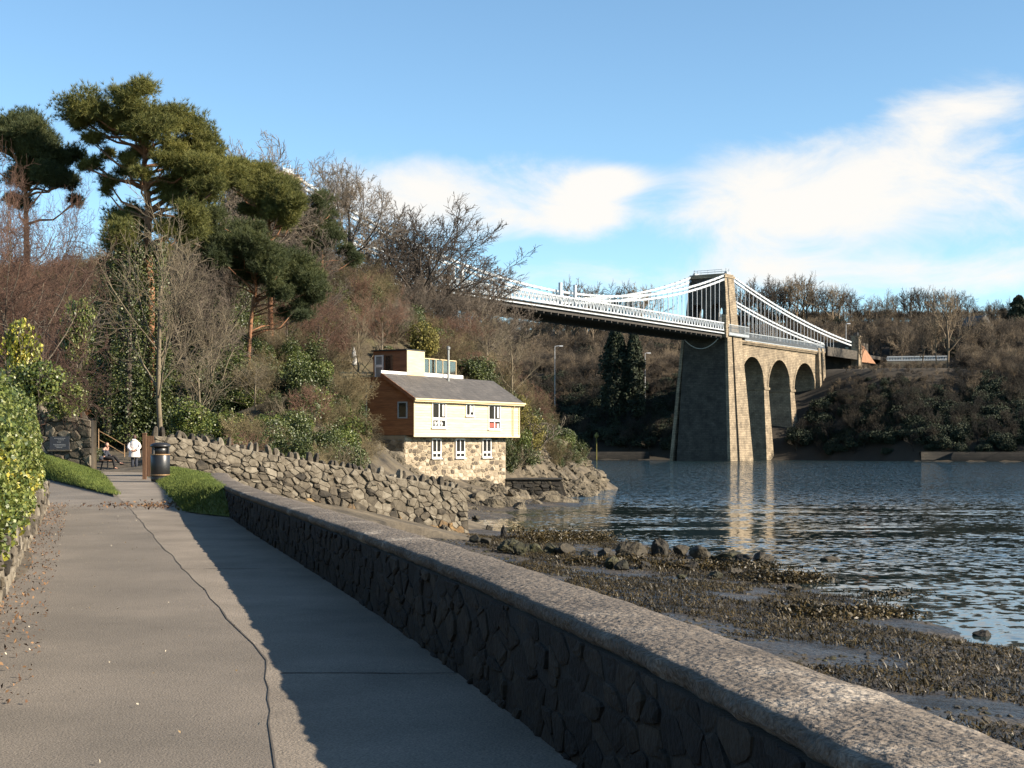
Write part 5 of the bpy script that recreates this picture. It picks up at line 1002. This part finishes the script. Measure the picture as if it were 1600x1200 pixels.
pine_tree('Scots pine with a slim orange trunk in front of the bridge tower', 100, [(425, 520), (420, 400), (419, 330), (415, 285)], [(362, 254, 15, 8), (380, 264, 22, 11), (405, 278, 26, 12), (428, 292, 24, 12), (442, 304, 18, 12), (345, 272, 20, 10), (457, 324, 18, 10), (430, 320, 22, 10), (465, 332, 14, 9), (398, 300, 22, 10), (385, 326, 16, 8), (440, 342, 14, 6), (360, 290, 16, 8)], M['needle'], 211)
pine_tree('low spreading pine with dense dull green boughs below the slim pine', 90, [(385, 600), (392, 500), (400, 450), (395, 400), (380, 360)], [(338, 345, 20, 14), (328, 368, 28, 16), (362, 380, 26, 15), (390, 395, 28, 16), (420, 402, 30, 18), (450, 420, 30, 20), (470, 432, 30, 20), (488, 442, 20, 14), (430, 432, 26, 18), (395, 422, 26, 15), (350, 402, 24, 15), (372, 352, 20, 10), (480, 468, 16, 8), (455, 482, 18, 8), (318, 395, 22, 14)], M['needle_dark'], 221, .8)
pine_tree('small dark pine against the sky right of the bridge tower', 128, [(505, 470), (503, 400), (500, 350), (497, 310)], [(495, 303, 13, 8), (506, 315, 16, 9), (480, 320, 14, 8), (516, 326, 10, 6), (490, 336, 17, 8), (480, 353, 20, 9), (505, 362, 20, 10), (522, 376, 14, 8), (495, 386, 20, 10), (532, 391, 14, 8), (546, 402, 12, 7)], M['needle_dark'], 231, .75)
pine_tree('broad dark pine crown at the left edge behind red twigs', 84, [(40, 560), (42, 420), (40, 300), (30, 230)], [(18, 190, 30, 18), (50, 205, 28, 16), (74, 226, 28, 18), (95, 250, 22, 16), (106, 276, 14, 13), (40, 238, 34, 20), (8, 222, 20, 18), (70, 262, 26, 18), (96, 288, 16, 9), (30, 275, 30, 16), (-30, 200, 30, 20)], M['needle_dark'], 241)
rg = np.random.RandomState(77)
def bare(px, d, ytop, ms, label, group=None, sx=1.0, name='bare_tree', f=hz):
    b = base_at(px, d, f); return plant(name, ms, b, H_to(ytop, d, b), rg.uniform(0, 6.28), label, 'tree', group, sx)
bare(545, 150, 238, OAK[0], 'tall leafless tree with fan shaped crown against the cloud', sx=.9)
bare(655, 163, 298, OAK[0], 'wide leafless tree on the hill crest over the bridge deck', sx=1.2)
bare(712, 168, 392, OAK[0], 'leafless tree at the right end of the crest touching the bridge railing', sx=1.3)
bare(625, 176, 350, OAK[0], 'thin leafless tree in front of the bridge chains', sx=1.3)
bare(740, 160, 430, OAK[1], 'low leafless tree right of the crest over the deck end', sx=1.3)
bare(480, 140, 300, OAK[0], 'leafless tree beside the small dark pine', sx=.9)
bare(350, 118, 192, OAK[0], 'leafless twiggy tree rising behind the pines', sx=.9)
bare(400, 122, 215, OAK[1], 'leafless tree just left of the hidden bridge tower', sx=.9)
bare(455, 128, 250, OAK[1], 'leafless tree in front of the hidden bridge tower', sx=.8)
bare(15, 44, 195, THORN[0], 'large red brown twiggy tree at the left edge', sx=.62)
bare(55, 64, 250, THORN[1], 'red brown twiggy tree hanging over the ivy', sx=.5)
bare(-50, 46, 230, THORN[1], 'red brown twiggy tree cut by the left frame edge', sx=.65)
bare(252, 76, 285, PALE, 'slender pale branched tree in front of the tallest pine', sx=.8)
bare(330, 80, 440, PALE, 'leaning pale stemmed sapling right of the tallest pine', sx=.9)
bare(500, 104, 395, THORN[0], 'red twigged tree on the slope left of the house', sx=.8)
bare(590, 118, 440, THORN[1], 'red twigged tree above the terrace room', sx=.85)
bare(455, 100, 420, THORN[1], 'brown twiggy tree below the slim pine', sx=.8)
bare(760, 140, 470, PALE, 'pale leafless tree on the slope above the house roof', sx=1.0)
bare(800, 136, 500, PALE, 'pale leafless tree at the right end of the slope', sx=1.1)
bare(835, 142, 590, THORN[0], 'low spreading brown tree leaning out over the strait', sx=1.4)
bare(700, 130, 490, THORN[0], 'brown tree directly behind the glass balustrade', sx=.9)

for (px, d, yt, ms, sx, lab) in [(180, 88, 330, PALE, .8, 'grey leafless tree left of the tallest pine trunk'), (290, 86, 380, OAK[0], .8, 'leafless tree between the tallest pine and the low pine'), (345, 95, 330, OAK[1], .7, 'leafless tree behind the low spreading pine'), (430, 97, 500, PALE, .9, 'pale multi branched tree over the laurel bush'), (475, 112, 350, OAK[0], .8, 'leafless tree right of the slim orange trunk'), (560, 112, 455, PALE, .8, 'pale tree rising behind the deck fence'), (620, 125, 460, OAK[0], .9, 'dark branched tree behind the terrace room'), (645, 140, 420, OAK[1], 1.0, 'dark branched tree under the wide crest tree'), (680, 150, 450, OAK[0], 1.1, 'dark leafless tree below the right end of the crest'), (730, 150, 480, THORN[1], 1.2, 'brown thicket tree under the bridge deck end'), (785, 150, 540, THORN[0], 1.1, 'brown tree at the shoulder of the headland'), (70, 72, 300, THORN[0], .42, 'red twigged tree under the left pine crown'), (400, 78, 545, PALE, 1.3, 'low arching pale tree above the rubble wall'), (310, 72, 520, PALE, 1.2, 'pale arching tree over the litter bin')]:
    bare(px, d, yt, ms, lab, sx=sx)
SH = [shrub_mesh(301, M['twig_brown']), shrub_mesh(302, M['twig_brown']), shrub_mesh(303, M['twig_red']), shrub_mesh(304, M['twig_brown'], .007, 7), shrub_mesh(305, M['bark_pale'], .006, 5, kids=(7, 5, 3))]
LV = [leafy_mesh(311, 5200, M['ivy']), leafy_mesh(312, 5200, M['ivy_dark']), leafy_mesh(313, 5200, M['ivy_dark'], (.8, .8, 1.3))]
def hill_points(n, seed, ymin=60, ymax=215):
    rg_ = np.random.RandomState(seed); x = rg_.uniform(-75, 10, n * 6); y = ymin + (ymax - ymin) * rg_.uniform(0, 1, n * 6) ** 1.25; px = 800 + F * x / y; z = hz(x, y)
    lx = (x - HA[0]) * .505 + (y - HA[1]) * .863; ly = -(x - HA[0]) * .863 + (y - HA[1]) * .505
    ok = (px > -90) & (z > 2.2) & ~((lx > -2.2) & (lx < 17) & (ly > -3) & (ly < 7.2)) & ~((px > 572) & (y < 104)) & ~((x > -9.3) & (y < 68)) & ~((y < 77.5) & (x < -13.5)) & ~((x < -13) & (y < 79.5) & (x > -24))
    ok &= ~((np.abs(px - 553) < 40) & (y < 112) & (y > 96))
    x, y, z = x[ok][:n], y[ok][:n], z[ok][:n]; return np.stack([x, y, z - .2], 1), rg_
P, g_ = hill_points(1300, 401); pp = 800 + F * P[:, 0] / P[:, 1]; P = P[~((pp > 130) & (pp < 350) & (P[:, 1] < 105) & (g_.rand(len(P)) < .75))]; n = len(P); scatter('hillside_scrub', SH, P, g_.uniform(0, 6.28, n), g_.uniform(1.6, 3.6, n) * np.interp(P[:, 1], [60, 80, 150], [.62, .85, 1.15]), g_.choice(5, n, p=[.34, .29, .12, .15, .10]), 'tangle of leafless brown scrub over the near hillside')
P, g_ = hill_points(1250, 402, 60, 190); n = len(P); scatter('evergreen_undergrowth', LV, P, g_.uniform(0, 6.28, n), g_.uniform(.6, 1.5, n) * np.interp(P[:, 1], [60, 80, 150], [.75, .95, 1.1]), g_.choice(3, n, p=[.42, .34, .24]), 'ivy and evergreen undergrowth over the near hillside')

P, g_ = hill_points(700, 403, 78, 112); pp = 800 + F * P[:, 0] / P[:, 1]; P = P[(pp > 125) & (pp < 380)][:190]; n = len(P); scatter('ivy_thicket', LV, P, g_.uniform(0, 6.28, n), g_.uniform(.9, 1.9, n), g_.choice(3, n, p=[.12, .4, .48]), 'dark ivy thicket around the trunks of the tallest pine')

def bush(px, py, d, w, h, m, label, seed, n=5200, size=.085, name='bush', stems=None, group=None, wid=.7):     # leafy bush standing on the slope
    p = W(px, py, d); t = tag(empty(name, (p.x, p.y, p.z)), label, 'bush', group); me = leafy_mesh(seed, n, M[m], size=size, wid=wid); o = link('foliage', me, None, t); o.scale = (w / 2, w / 2, h / 1.7)
    s = link('stems', shrub_mesh(seed + 1, M['bark'], .02, 6, kids=(5, 4)), None, t); s.scale = (h * .8, h * .8, h * .85); return t
bush(510, 690, 92, 4.6, 3.2, 'ivy', 'glossy green laurel bush left of the house', 501, 7000, .10)
bush(455, 700, 84, 4.0, 2.2, 'ivy', 'lower green bush above the middle of the rubble wall', 503, 6000)
bush(360, 692, 72, 3.2, 1.8, 'ivy', 'green bush overhanging the top of the rubble wall', 505, 6000)
bush(300, 680, 68, 2.6, 2.0, 'ivy', 'green ivy bush behind the litter bin', 507, 6000)
bush(410, 640, 84, 4.2, 3.2, 'ivy_dark', 'olive bramble mound on the slope above the rubble wall', 509, 6000)
bush(662, 562, 122, 3.4, 3.6, 'gorse', 'yellow green conical bush above the terrace', 511, 5200, .09)
bush(740, 600, 125, 4.4, 3.0, 'ivy_dark', 'dark evergreen bush behind the flue and roof', 513, 5200)
bush(825, 725, 128, 3.2, 5.6, 'gorse', 'yellow olive bush clinging to the headland right of the house', 515, 8000, .07)
bush(812, 668, 126, 2.6, 3.4, 'gorse', 'straw coloured scrub beside the house eave', 517, 5200, .07)
bush(200, 700, 81, 3.0, 2.3, 'bracken', 'russet bracken clump behind the standing person', 519, 6000, .07, 'bracken', wid=.3)
bush(160, 700, 80, 2.2, 2.0, 'bracken', 'russet bracken clump behind the seated person', 521, 5000, .07, 'bracken', wid=.3)
bush(122, 655, 66, 1.5, 1.3, 'bracken', 'orange brown shrub over the wall with the plaque', 523, 5000, .05, wid=.3)
bush(147, 722, 62.5, .9, .8, 'ivy_dark', 'small tuft at the end of the plaque wall', 525, 2500)
def ivy_column(px, d, y0, y1, w, m, label, seed, n=7000, name='ivy', size=.12):
    p = W(px, y0, d); h = (y0 - y1) / F * d; rg_ = np.random.RandomState(seed); t = tag(empty(name, tuple(p)), label, 'ivy'); z = rg_.uniform(0, 1, n); a = rg_.uniform(0, 6.28, n); r = w / 2 * (1 - .35 * z) * (.75 + .5 * vnoise(a * 1.5, z * 7, 1, seed)) * rg_.uniform(.7, 1.1, n)
    P = np.stack([r * np.cos(a), r * np.sin(a), z * h], 1); V, Fc = leaves(rg_, P, size, .75, .2, np.stack([np.cos(a), np.sin(a), a * 0], 1), 1.3); link('foliage', npmesh('foliage', V, Fc), M[m], t)
    b = MB(); b.tube([(0, 0, -.6), (.05, 0, h * .5), (0, 0, h)], [.22, .16, .08], 8); b.build('stem', M['bark_dark'], t)
ivy_column(200, 79, 690, 350, 3.0, 'ivy_dark', 'dark ivy clad trunk below the tallest pine', 601, 9000)
ivy_column(245, 79.5, 700, 380, 2.2, 'ivy_dark', 'second ivy clad trunk right of the tallest pine', 603, 7000)
ivy_column(168, 79, 660, 400, 1.8, 'ivy_dark', 'third ivy clad trunk left of the tallest pine', 605, 5000)
bush(122, 575, 56, 1.7, 3.4, 'ivy', 'grey green ivy mass hanging high over the plaque wall', 607, 4200, .09, 'ivy')
bush(33, 590, 40, 1.3, 1.9, 'ivy_yellow', 'yellow green ivy clump high in the red twigs at the left', 609, 1500, .15, 'ivy')
bush(100, 655, 59, 2.6, 2.3, 'ivy', 'dense ivy spilling over the top of the plaque wall', 611, 5000, .09, 'ivy')
bush(60, 640, 38, 2.0, 1.6, 'ivy', 'ivy mound at the far end of the hedge', 613, 4200, .09, 'ivy')
# hedge along the left of the road
rg = np.random.RandomState(88)
hd = tag(empty('ivy_hedge', (-8, 24, 3)), 'variegated ivy hedge along the left edge of the road', 'hedge')
HXA, HXB = np.array([-3.6, 9.0]), np.array([-10.7, 33.4]); hu = (HXB - HXA) / np.linalg.norm(HXB - HXA); hn = np.array([hu[1], -hu[0]]); hl = np.linalg.norm(HXB - HXA)
def hedge_leaves(n, m, size, lo, hi, thick):
    u = rg.uniform(0, 1, n) ** .75 * hl; w = rg.uniform(0, 1, n); o = .15 + .22 * vnoise(u, w * 3, .9, 71, 4) - thick * rg.uniform(0, 1, n) ** 2 - w * .35; zb = pz(HXA[1] + u * hu[1]) + .5; z = zb + lo + w * (hi + .5 * vnoise(u, 3, .5, 72) - lo)
    P = np.stack([HXA[0] + hu[0] * u + hn[0] * o + 8, HXA[1] + hu[1] * u + hn[1] * o - 24, z - 3], 1); V, Fc = leaves(rg, P, size, .8, .3, np.tile([hn[0], hn[1], .3], (n, 1)), 1.2); return V, Fc
V, Fc = hedge_leaves(46000, 'ivy', .066, 0, 1.9, .8); link('leaves', npmesh('leaves', V, Fc), M['ivy'], hd)
V, Fc = hedge_leaves(5000, 'ivy_yellow', .07, -.1, 1.2, .15); link('yellow_leaves', npmesh('yellow_leaves', V, Fc), M['ivy_yellow'], hd)
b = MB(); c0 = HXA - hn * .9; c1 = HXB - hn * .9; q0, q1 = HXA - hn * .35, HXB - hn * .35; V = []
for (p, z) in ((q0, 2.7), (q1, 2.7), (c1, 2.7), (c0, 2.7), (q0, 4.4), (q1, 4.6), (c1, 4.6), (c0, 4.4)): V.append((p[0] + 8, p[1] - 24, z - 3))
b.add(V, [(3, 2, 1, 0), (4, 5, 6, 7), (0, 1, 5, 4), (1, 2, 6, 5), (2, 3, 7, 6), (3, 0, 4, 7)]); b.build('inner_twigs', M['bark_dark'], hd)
n = 15000; u = rg.uniform(-.4, 17, n); w = rg.uniform(0, 1, n); o = .1 + .22 * vnoise(u, w * 3, .9, 73, 4) - .8 * rg.uniform(0, 1, n) ** 2 - w * .3; P = np.stack([HXA[0] - .035 * u + o + 8, HXA[1] - u - 24, 3.4 + w * (1.9 + .5 * vnoise(u, 3, .5, 74)) - 3], 1)
V, Fc = leaves(rg, P, .066, .8, .3, np.tile([1., 0, .3], (n, 1)), 1.2); link('leaves', npmesh('leaves', V, Fc), M['ivy'], hd)                         # the hedge goes on past the camera
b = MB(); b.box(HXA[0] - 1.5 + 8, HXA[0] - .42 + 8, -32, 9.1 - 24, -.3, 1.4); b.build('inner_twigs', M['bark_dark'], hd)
kw = tag(empty('low_kerb_wall', (-8, 24, 2.9)), 'low crumbling stone wall at the foot of the ivy hedge', 'wall'); K0 = HXA + hn * .12
def map_kw(u, w, h): p = K0 + hu * u + hn * h; return (p[0] + 8, p[1] - 24, float(pz(p[1])) - .05 + w - 2.9)
V = [];
for u in np.linspace(0, hl, 30): V += [map_kw(u, 0, -.04), map_kw(u, .62, -.04), map_kw(u, .62, -.4), map_kw(u, 0, -.4)]
link('core', npmesh('core', V, [(4 * i + j, 4 * i + (j + 1) % 4, 4 * i + 4 + (j + 1) % 4, 4 * i + 4 + j) for i in range(29) for j in range(3)] + [(0, 1, 2, 3), (116, 119, 118, 117)]), M['mortar'], kw)
b = MB(); b.box(HXA[0] - 1.0 + 8, HXA[0] - .02 + 8, -32, 9.0 - 24, -.1, .58); b.build('core', M['rubble_mortar'], kw)
wall_part_stones(kw, voro(hl, .62, .34, .2, rg, gap=.02), lambda: rg.uniform(.03, .08), map_kw, M['rubble'], rg)
n = 1500; d = rg.uniform(9, 34, n); x = HXA[0] + (d - HXA[1]) * hu[0] / hu[1] + .15 + rg.uniform(0, 1, n) ** 2 * .5; V, Fc = leaves(rg, np.stack([x, d, pz(d) + .02], 1), .038, .5, 1.5); tag(link('verge_debris', npmesh('verge_debris', V, Fc), M['dry_leaf']), 'dry leaves and moss in the gutter by the kerb wall', kind='stuff')

# ---------------------------------------------------------------- far shore
FT = [tree_meshes(skeleton(700 + i, 13, trunk=.5, kids=(11, 8, 6), ratio=(.95, .55, .5), ang=(48, 42, 40), up=(.03, .1, .09, .06), t0=(.3, .25, .2), rmin=.035), M['twig_far'], M['twig_far'], (4, 3, 3, 3)) for i in range(3)]
def joined(ms, m):
    V, Fc, b = [], [], 0
    for me in ms:
        v = np.empty(len(me.vertices) * 3, np.float32); me.vertices.foreach_get('co', v); f = np.empty(len(me.loops), np.int32); me.loops.foreach_get('vertex_index', f); V.append(v.reshape(-1, 3)); Fc.append(f.reshape(-1, 4) + b); b += len(V[-1])
    me = npmesh('wood', np.concatenate(V), np.concatenate(Fc)); me.materials.append(m); return me
FS = [joined(t, M['twig_far']) for t in FT] + [leafy_mesh(711, 2200, M['far_green'], (.32, .32, .42), 14, .05)]
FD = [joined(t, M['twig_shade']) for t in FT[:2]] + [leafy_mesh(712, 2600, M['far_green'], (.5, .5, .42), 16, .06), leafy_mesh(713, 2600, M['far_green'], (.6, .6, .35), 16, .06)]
def far_points(n, seed, t0, t1):
    rg_ = np.random.RandomState(seed); x = rg_.uniform(-40, 250, n * 3); t = rg_.uniform(t0, t1, n * 3); y = ysh(x) + t; s = (x - CR[0]) * UX + (y - CR[1]) * UY; v = (x - CR[0]) * UY - (y - CR[1]) * UX; px = 800 + F * x / y
    ok = ~((np.abs(v) < 11) & (s > -14) & (s < 122)) & (px > 740) & (px < 1720) & ~((t > 52) & (t < 57) & (px > 1370) & (px < 1500)); x, y, t = x[ok][:n], y[ok][:n], t[ok][:n]; global vis_; px = 800 + F * x / y; zz = fz(x, y); vis_ = np.where((px > 1282) & (px < 1500) & (y < 470) & (zz > 15), np.where(zz < 22, .62, .36), 1.0); return np.stack([x, y, zz - .3], 1), t, rg_
P, t, g_ = far_points(2600, 801, 24, 235); n = len(P); scatter('far_wood', FS, P, g_.uniform(0, 6.28, n), g_.uniform(7, 13, n) * np.interp(t, [24, 45, 75, 110, 135, 165], [.42, .42, .7, 1, .9, .5]) * vis_, g_.choice(4, n, p=[.31, .31, .3, .08]), 'leafless wood covering the far hillside')
P, t, g_ = far_points(1900, 802, 1.0, 64); n = len(P); up_ = g_.uniform(26, 44, n) < t; scatter('far_bank_scrub', FD + FS[:3], P, g_.uniform(0, 6.28, n), np.where(up_, g_.uniform(2.5, 6, n), g_.uniform(4, 8, n)) * np.interp(t, [0, 4], [.5, 1]) * vis_, np.where(up_, g_.randint(4, 7, n), g_.choice(4, n, p=[.2, .2, .3, .3])), 'evergreen and brown scrub with shade put into its colour on the far bank above the water')
rg = np.random.RandomState(99)
def far_tree(px, d, ytop, label, group=None, k=None, sx=.9, yb=None):
    x = (px - 800) / F * d; z = float(fz(x, d)) - .3; H = EYE + (HZ - ytop) / F * d - z; return plant('bare_tree', FT[rg.randint(3) if k is None else k], (x, d, z), H, rg.uniform(0, 6.28), label, 'tree', group, sx)
for k, px in enumerate(np.arange(1158, 1335, 9.5)):
    far_tree(px + rg.uniform(-2, 2), rg.uniform(545, 575), np.interp(px, [1150, 1260, 1300, 1340], [430, 428, 444, 454]) + rg.uniform(-5, 6), f'leafless ridge skyline tree, {ORD[k]} to the right of the far bridge tower', 'leafless trees along the far ridge skyline')
for k, px in enumerate(np.arange(868, 1005, 15)):
    far_tree(px + rg.uniform(-4, 4), rg.uniform(545, 575), np.interp(px, [860, 900, 960, 1010], [446, 430, 440, 438]) + rg.uniform(-4, 5), f'leafless skyline tree above the bridge deck, {ORD[k]} from the left', 'leafless trees along the far ridge skyline')
for k, px in enumerate(np.arange(1345, 1640, 13)):
    far_tree(px + rg.uniform(-3, 3), rg.uniform(520, 570), np.interp(px, [1340, 1400, 1480, 1540, 1640], [455, 452, 448, 468, 460]) + rg.uniform(-5, 7), f'leafless far ridge tree, {ORD[k]} to the right of the anchor house', 'leafless trees on the far ridge at the right')
far_tree(1346, 428, 512, 'single crooked tree standing in front of the anchor house', None, 0, .5)
far_tree(1441, 432, 490, 'leftmost of three tall trees by the pale balustrade', None, 1, .55)
far_tree(1463, 434, 480, 'middle of three tall trees by the pale balustrade', None, 2, .5)
far_tree(1481, 433, 446, 'tallest tree with broad crown by the pale balustrade', None, 0, .62)
far_tree(1570, 425, 545, 'bushy tree at the right edge of the far bank', None, 1, .8)
def far_conifer(px, d, yb, yt, w, seed, label):
    p = W(px, yb, d); z = float(fz(p.x, d)) - .3; h = EYE + (HZ - yt) / F * d - z; rg_ = np.random.RandomState(seed); n = 9000; t = rg_.uniform(0, 1, n) ** .8; a = rg_.uniform(0, 6.28, n); r = w / 2 * np.sqrt(np.clip(1 - t ** 2.5, 0, 1)) * (.75 + .55 * vnoise(a * 1.3, t * 8, 1, seed, 4)) * np.sqrt(rg_.uniform(.25, 1, n))
    tr_ = tag(empty('conifer', (p.x, d, z)), label, 'tree'); V, Fc = leaves(rg_, np.stack([r * np.cos(a), r * np.sin(a), h * (.1 + .9 * t)], 1), .9, .5, .2); link('crown', npmesh('crown', V, Fc), M['far_green'], tr_); b = MB(); b.tube([(0, 0, -.5), (0, 0, h * .8)], [.5, .12], 8); b.build('trunk', M['bark_dark'], tr_)
far_conifer(962, 426, 602, 513, 12, 901, 'large dark conifer under the bridge deck on the far shore'); far_conifer(990, 424, 600, 518, 8.5, 903, 'smaller conifer joined to the large dark conifer'); far_conifer(1592, 520, 520, 462, 9, 905, 'dark evergreen on the ridge at the right edge')
# street lamps, beacon, balustrade, barn
def lamp(px, yb, yt, d, label, arm=1.6):
    p = W(px, yb, d); h = (yb - yt) / F * d; z = p.z; g = float(fz(p.x, d)); t = tag(empty('street_lamp', (p.x, d, g)), label, 'street lamp', 'street lamps on the far shore road'); top = z + h - g
    b = MB(); b.tube([(0, 0, -.3), (0, 0, top * .5), (0, 0, top)], [.09, .075, .06], 8); b.build('pole', M['lamp_grey'], t); b = MB(); b.tube([(0, 0, top - .05), (arm * .6, 0, top + .12), (arm, 0, top + .1)], .08, 6); b.build('arm', M['lamp_grey'], t); b = MB(); b.box(arm - .3, arm + .8, -.22, .22, top - .05, top + .2, top=.06); b.build('lantern', M['lamp_grey'], t)
lamp(867, 588, 541, 432, 'street lamp left of the dark conifer on the far shore'); lamp(1008, 577, 552, 430, 'street lamp just right of the dark conifer', .9); lamp(1322, 545, 506, 475, 'pole standing above the anchor house', .6)
p = W(932, 713, 409); bc = tag(empty('channel_beacon', (p.x, 409, .9)), 'channel marker post with diamond top at the far waterline', 'beacon'); b = MB(); b.tube([(0, 0, -1), (0, 0, 5)], [.18, .13], 8); b.build('post', M['gorse'], bc); b = MB(); b.lathe([(.02, 4.9), (.62, 5.6), (.62, 5.9), (.02, 6.7)], 4); b.build('topmark', M['gorse'], bc)
p0, p1 = W(1386, 572, 452), W(1482, 578, 448); wl_ = tag(empty('road_balustrade', tuple(p0)), 'pale balustraded road wall beyond the tall trees', 'wall'); v = p1 - p0
b = MB(); b.bar((0, 0, -1.2), (v.x, v.y, -1.2), .5, 5.5); b.build('retaining_wall', M['ashlar'], wl_)
b = MB(); b.bar((0, 0, 2.8), (v.x, v.y, 2.8), .5, .35); b.bar((0, 0, 1.7), (v.x, v.y, 1.7), .55, .3); b.build('rail', M['white_paint'], wl_)
for k in range(40): f_ = k / 39; b = MB(); b.lathe([(.12, 1.85), (.17, 2.2), (.1, 2.62)], 6, (v.x * f_, v.y * f_)); b.build('baluster', M['white_paint'], wl_)
p = W(1525, 512, 500); bn_ = tag(empty('barn', (p.x, 500, float(fz(p.x, 500))), .5), 'dark gabled barn among the trees on the right ridge', 'building'); h = p.z - float(fz(p.x, 500))
b = MB(); b.box(-3.2, 3.2, -4, 4, -.5, h + .5); b.build('wall', M['ashlar_dark'], bn_); b = MB(); b.add([(-3.6, -4.2, h + .4), (3.6, -4.2, h + .4), (0, -4.2, h + 4), (-3.6, 4.2, h + .4), (3.6, 4.2, h + .4), (0, 4.2, h + 4)], [(0, 1, 2), (5, 4, 3), (0, 2, 5, 3), (2, 1, 4, 5), (1, 0, 3, 4)]); b.build('roof', M['slate'], bn_)
b = MB(); b.box(-.7, .7, -4.05, -3.95, h - 1.6, h - .3); b.build('window', M['glass_dark'], bn_)
# quay walls at the foot of the far bank
for (a, c, z, lab) in ((104, 185, 2.4, 'long dark quay wall along the far bank right of the viaduct'), (10, 38, 2.2, 'low dark quay wall along the far bank left of the pier')):
    xs_ = np.linspace(a, c, 12); V = []
    for x in xs_: y = float(ysh(x)); V += [(x - a, y - 1.2 - 380, -1), (x - a, y - .9 - 380, z), (x - a, y + 1.0 - 380, z), (x - a, y + 1.0 - 380, -1)]
    q = tag(empty('quay_wall', (a, 380, 0)), lab, 'wall'); link('masonry', npmesh('masonry', V, [(4 * i + j, 4 * i + (j + 1) % 4, 4 * i + 4 + (j + 1) % 4, 4 * i + 4 + j) for i in range(11) for j in range(3)] + [(0, 1, 2, 3), (44, 47, 46, 45)]), M['quay'], q)

# broken rock along the foot of the near shore
g_ = np.random.RandomState(951); n = 9000; x = g_.uniform(-11, 9, n); y = g_.uniform(96, 165, n); z = hz(x, y); lx = (x - HA[0]) * .505 + (y - HA[1]) * .863; ly = -(x - HA[0]) * .863 + (y - HA[1]) * .505
ok = (z > -.25) & (z < 4.6) & ~((lx > -.6) & (lx < 15) & (ly > .2) & (ly < 6)) & (vnoise(x, y, .3, 55) > -.25) & ~((x > -1.5) & (x < 5) & (y > 113.5) & (y < 124)); P = np.stack([x, y, z - .05], 1)[ok][:1500]; n = len(P)
RK = [boulder(960 + i, 3, .9, .7) for i in range(4)]
for me in RK: me.materials.append(M['cliff'])
scatter('shore_rubble', RK, P, g_.uniform(0, 6.28, n), g_.uniform(.15, .55, n) ** 1.0 * np.where(g_.rand(n) < .12, 2.2, 1), g_.randint(0, 4, n), 'broken brown rock along the foot of the near shore')
PB_ = [boulder(970 + i, 2, .6, .6) for i in range(3)]
for me in PB_: me.materials.append(M['rock_green'] if me is PB_[0] else M['cliff'])
n = len(PEB); scatter('pebbles', PB_, PEB, g_.uniform(0, 6.28, n), g_.uniform(.015, .075, n) * np.where(g_.rand(n) < .05, 2.0, 1), g_.randint(0, 3, n), 'pebbles and shingle scattered over the foreshore')
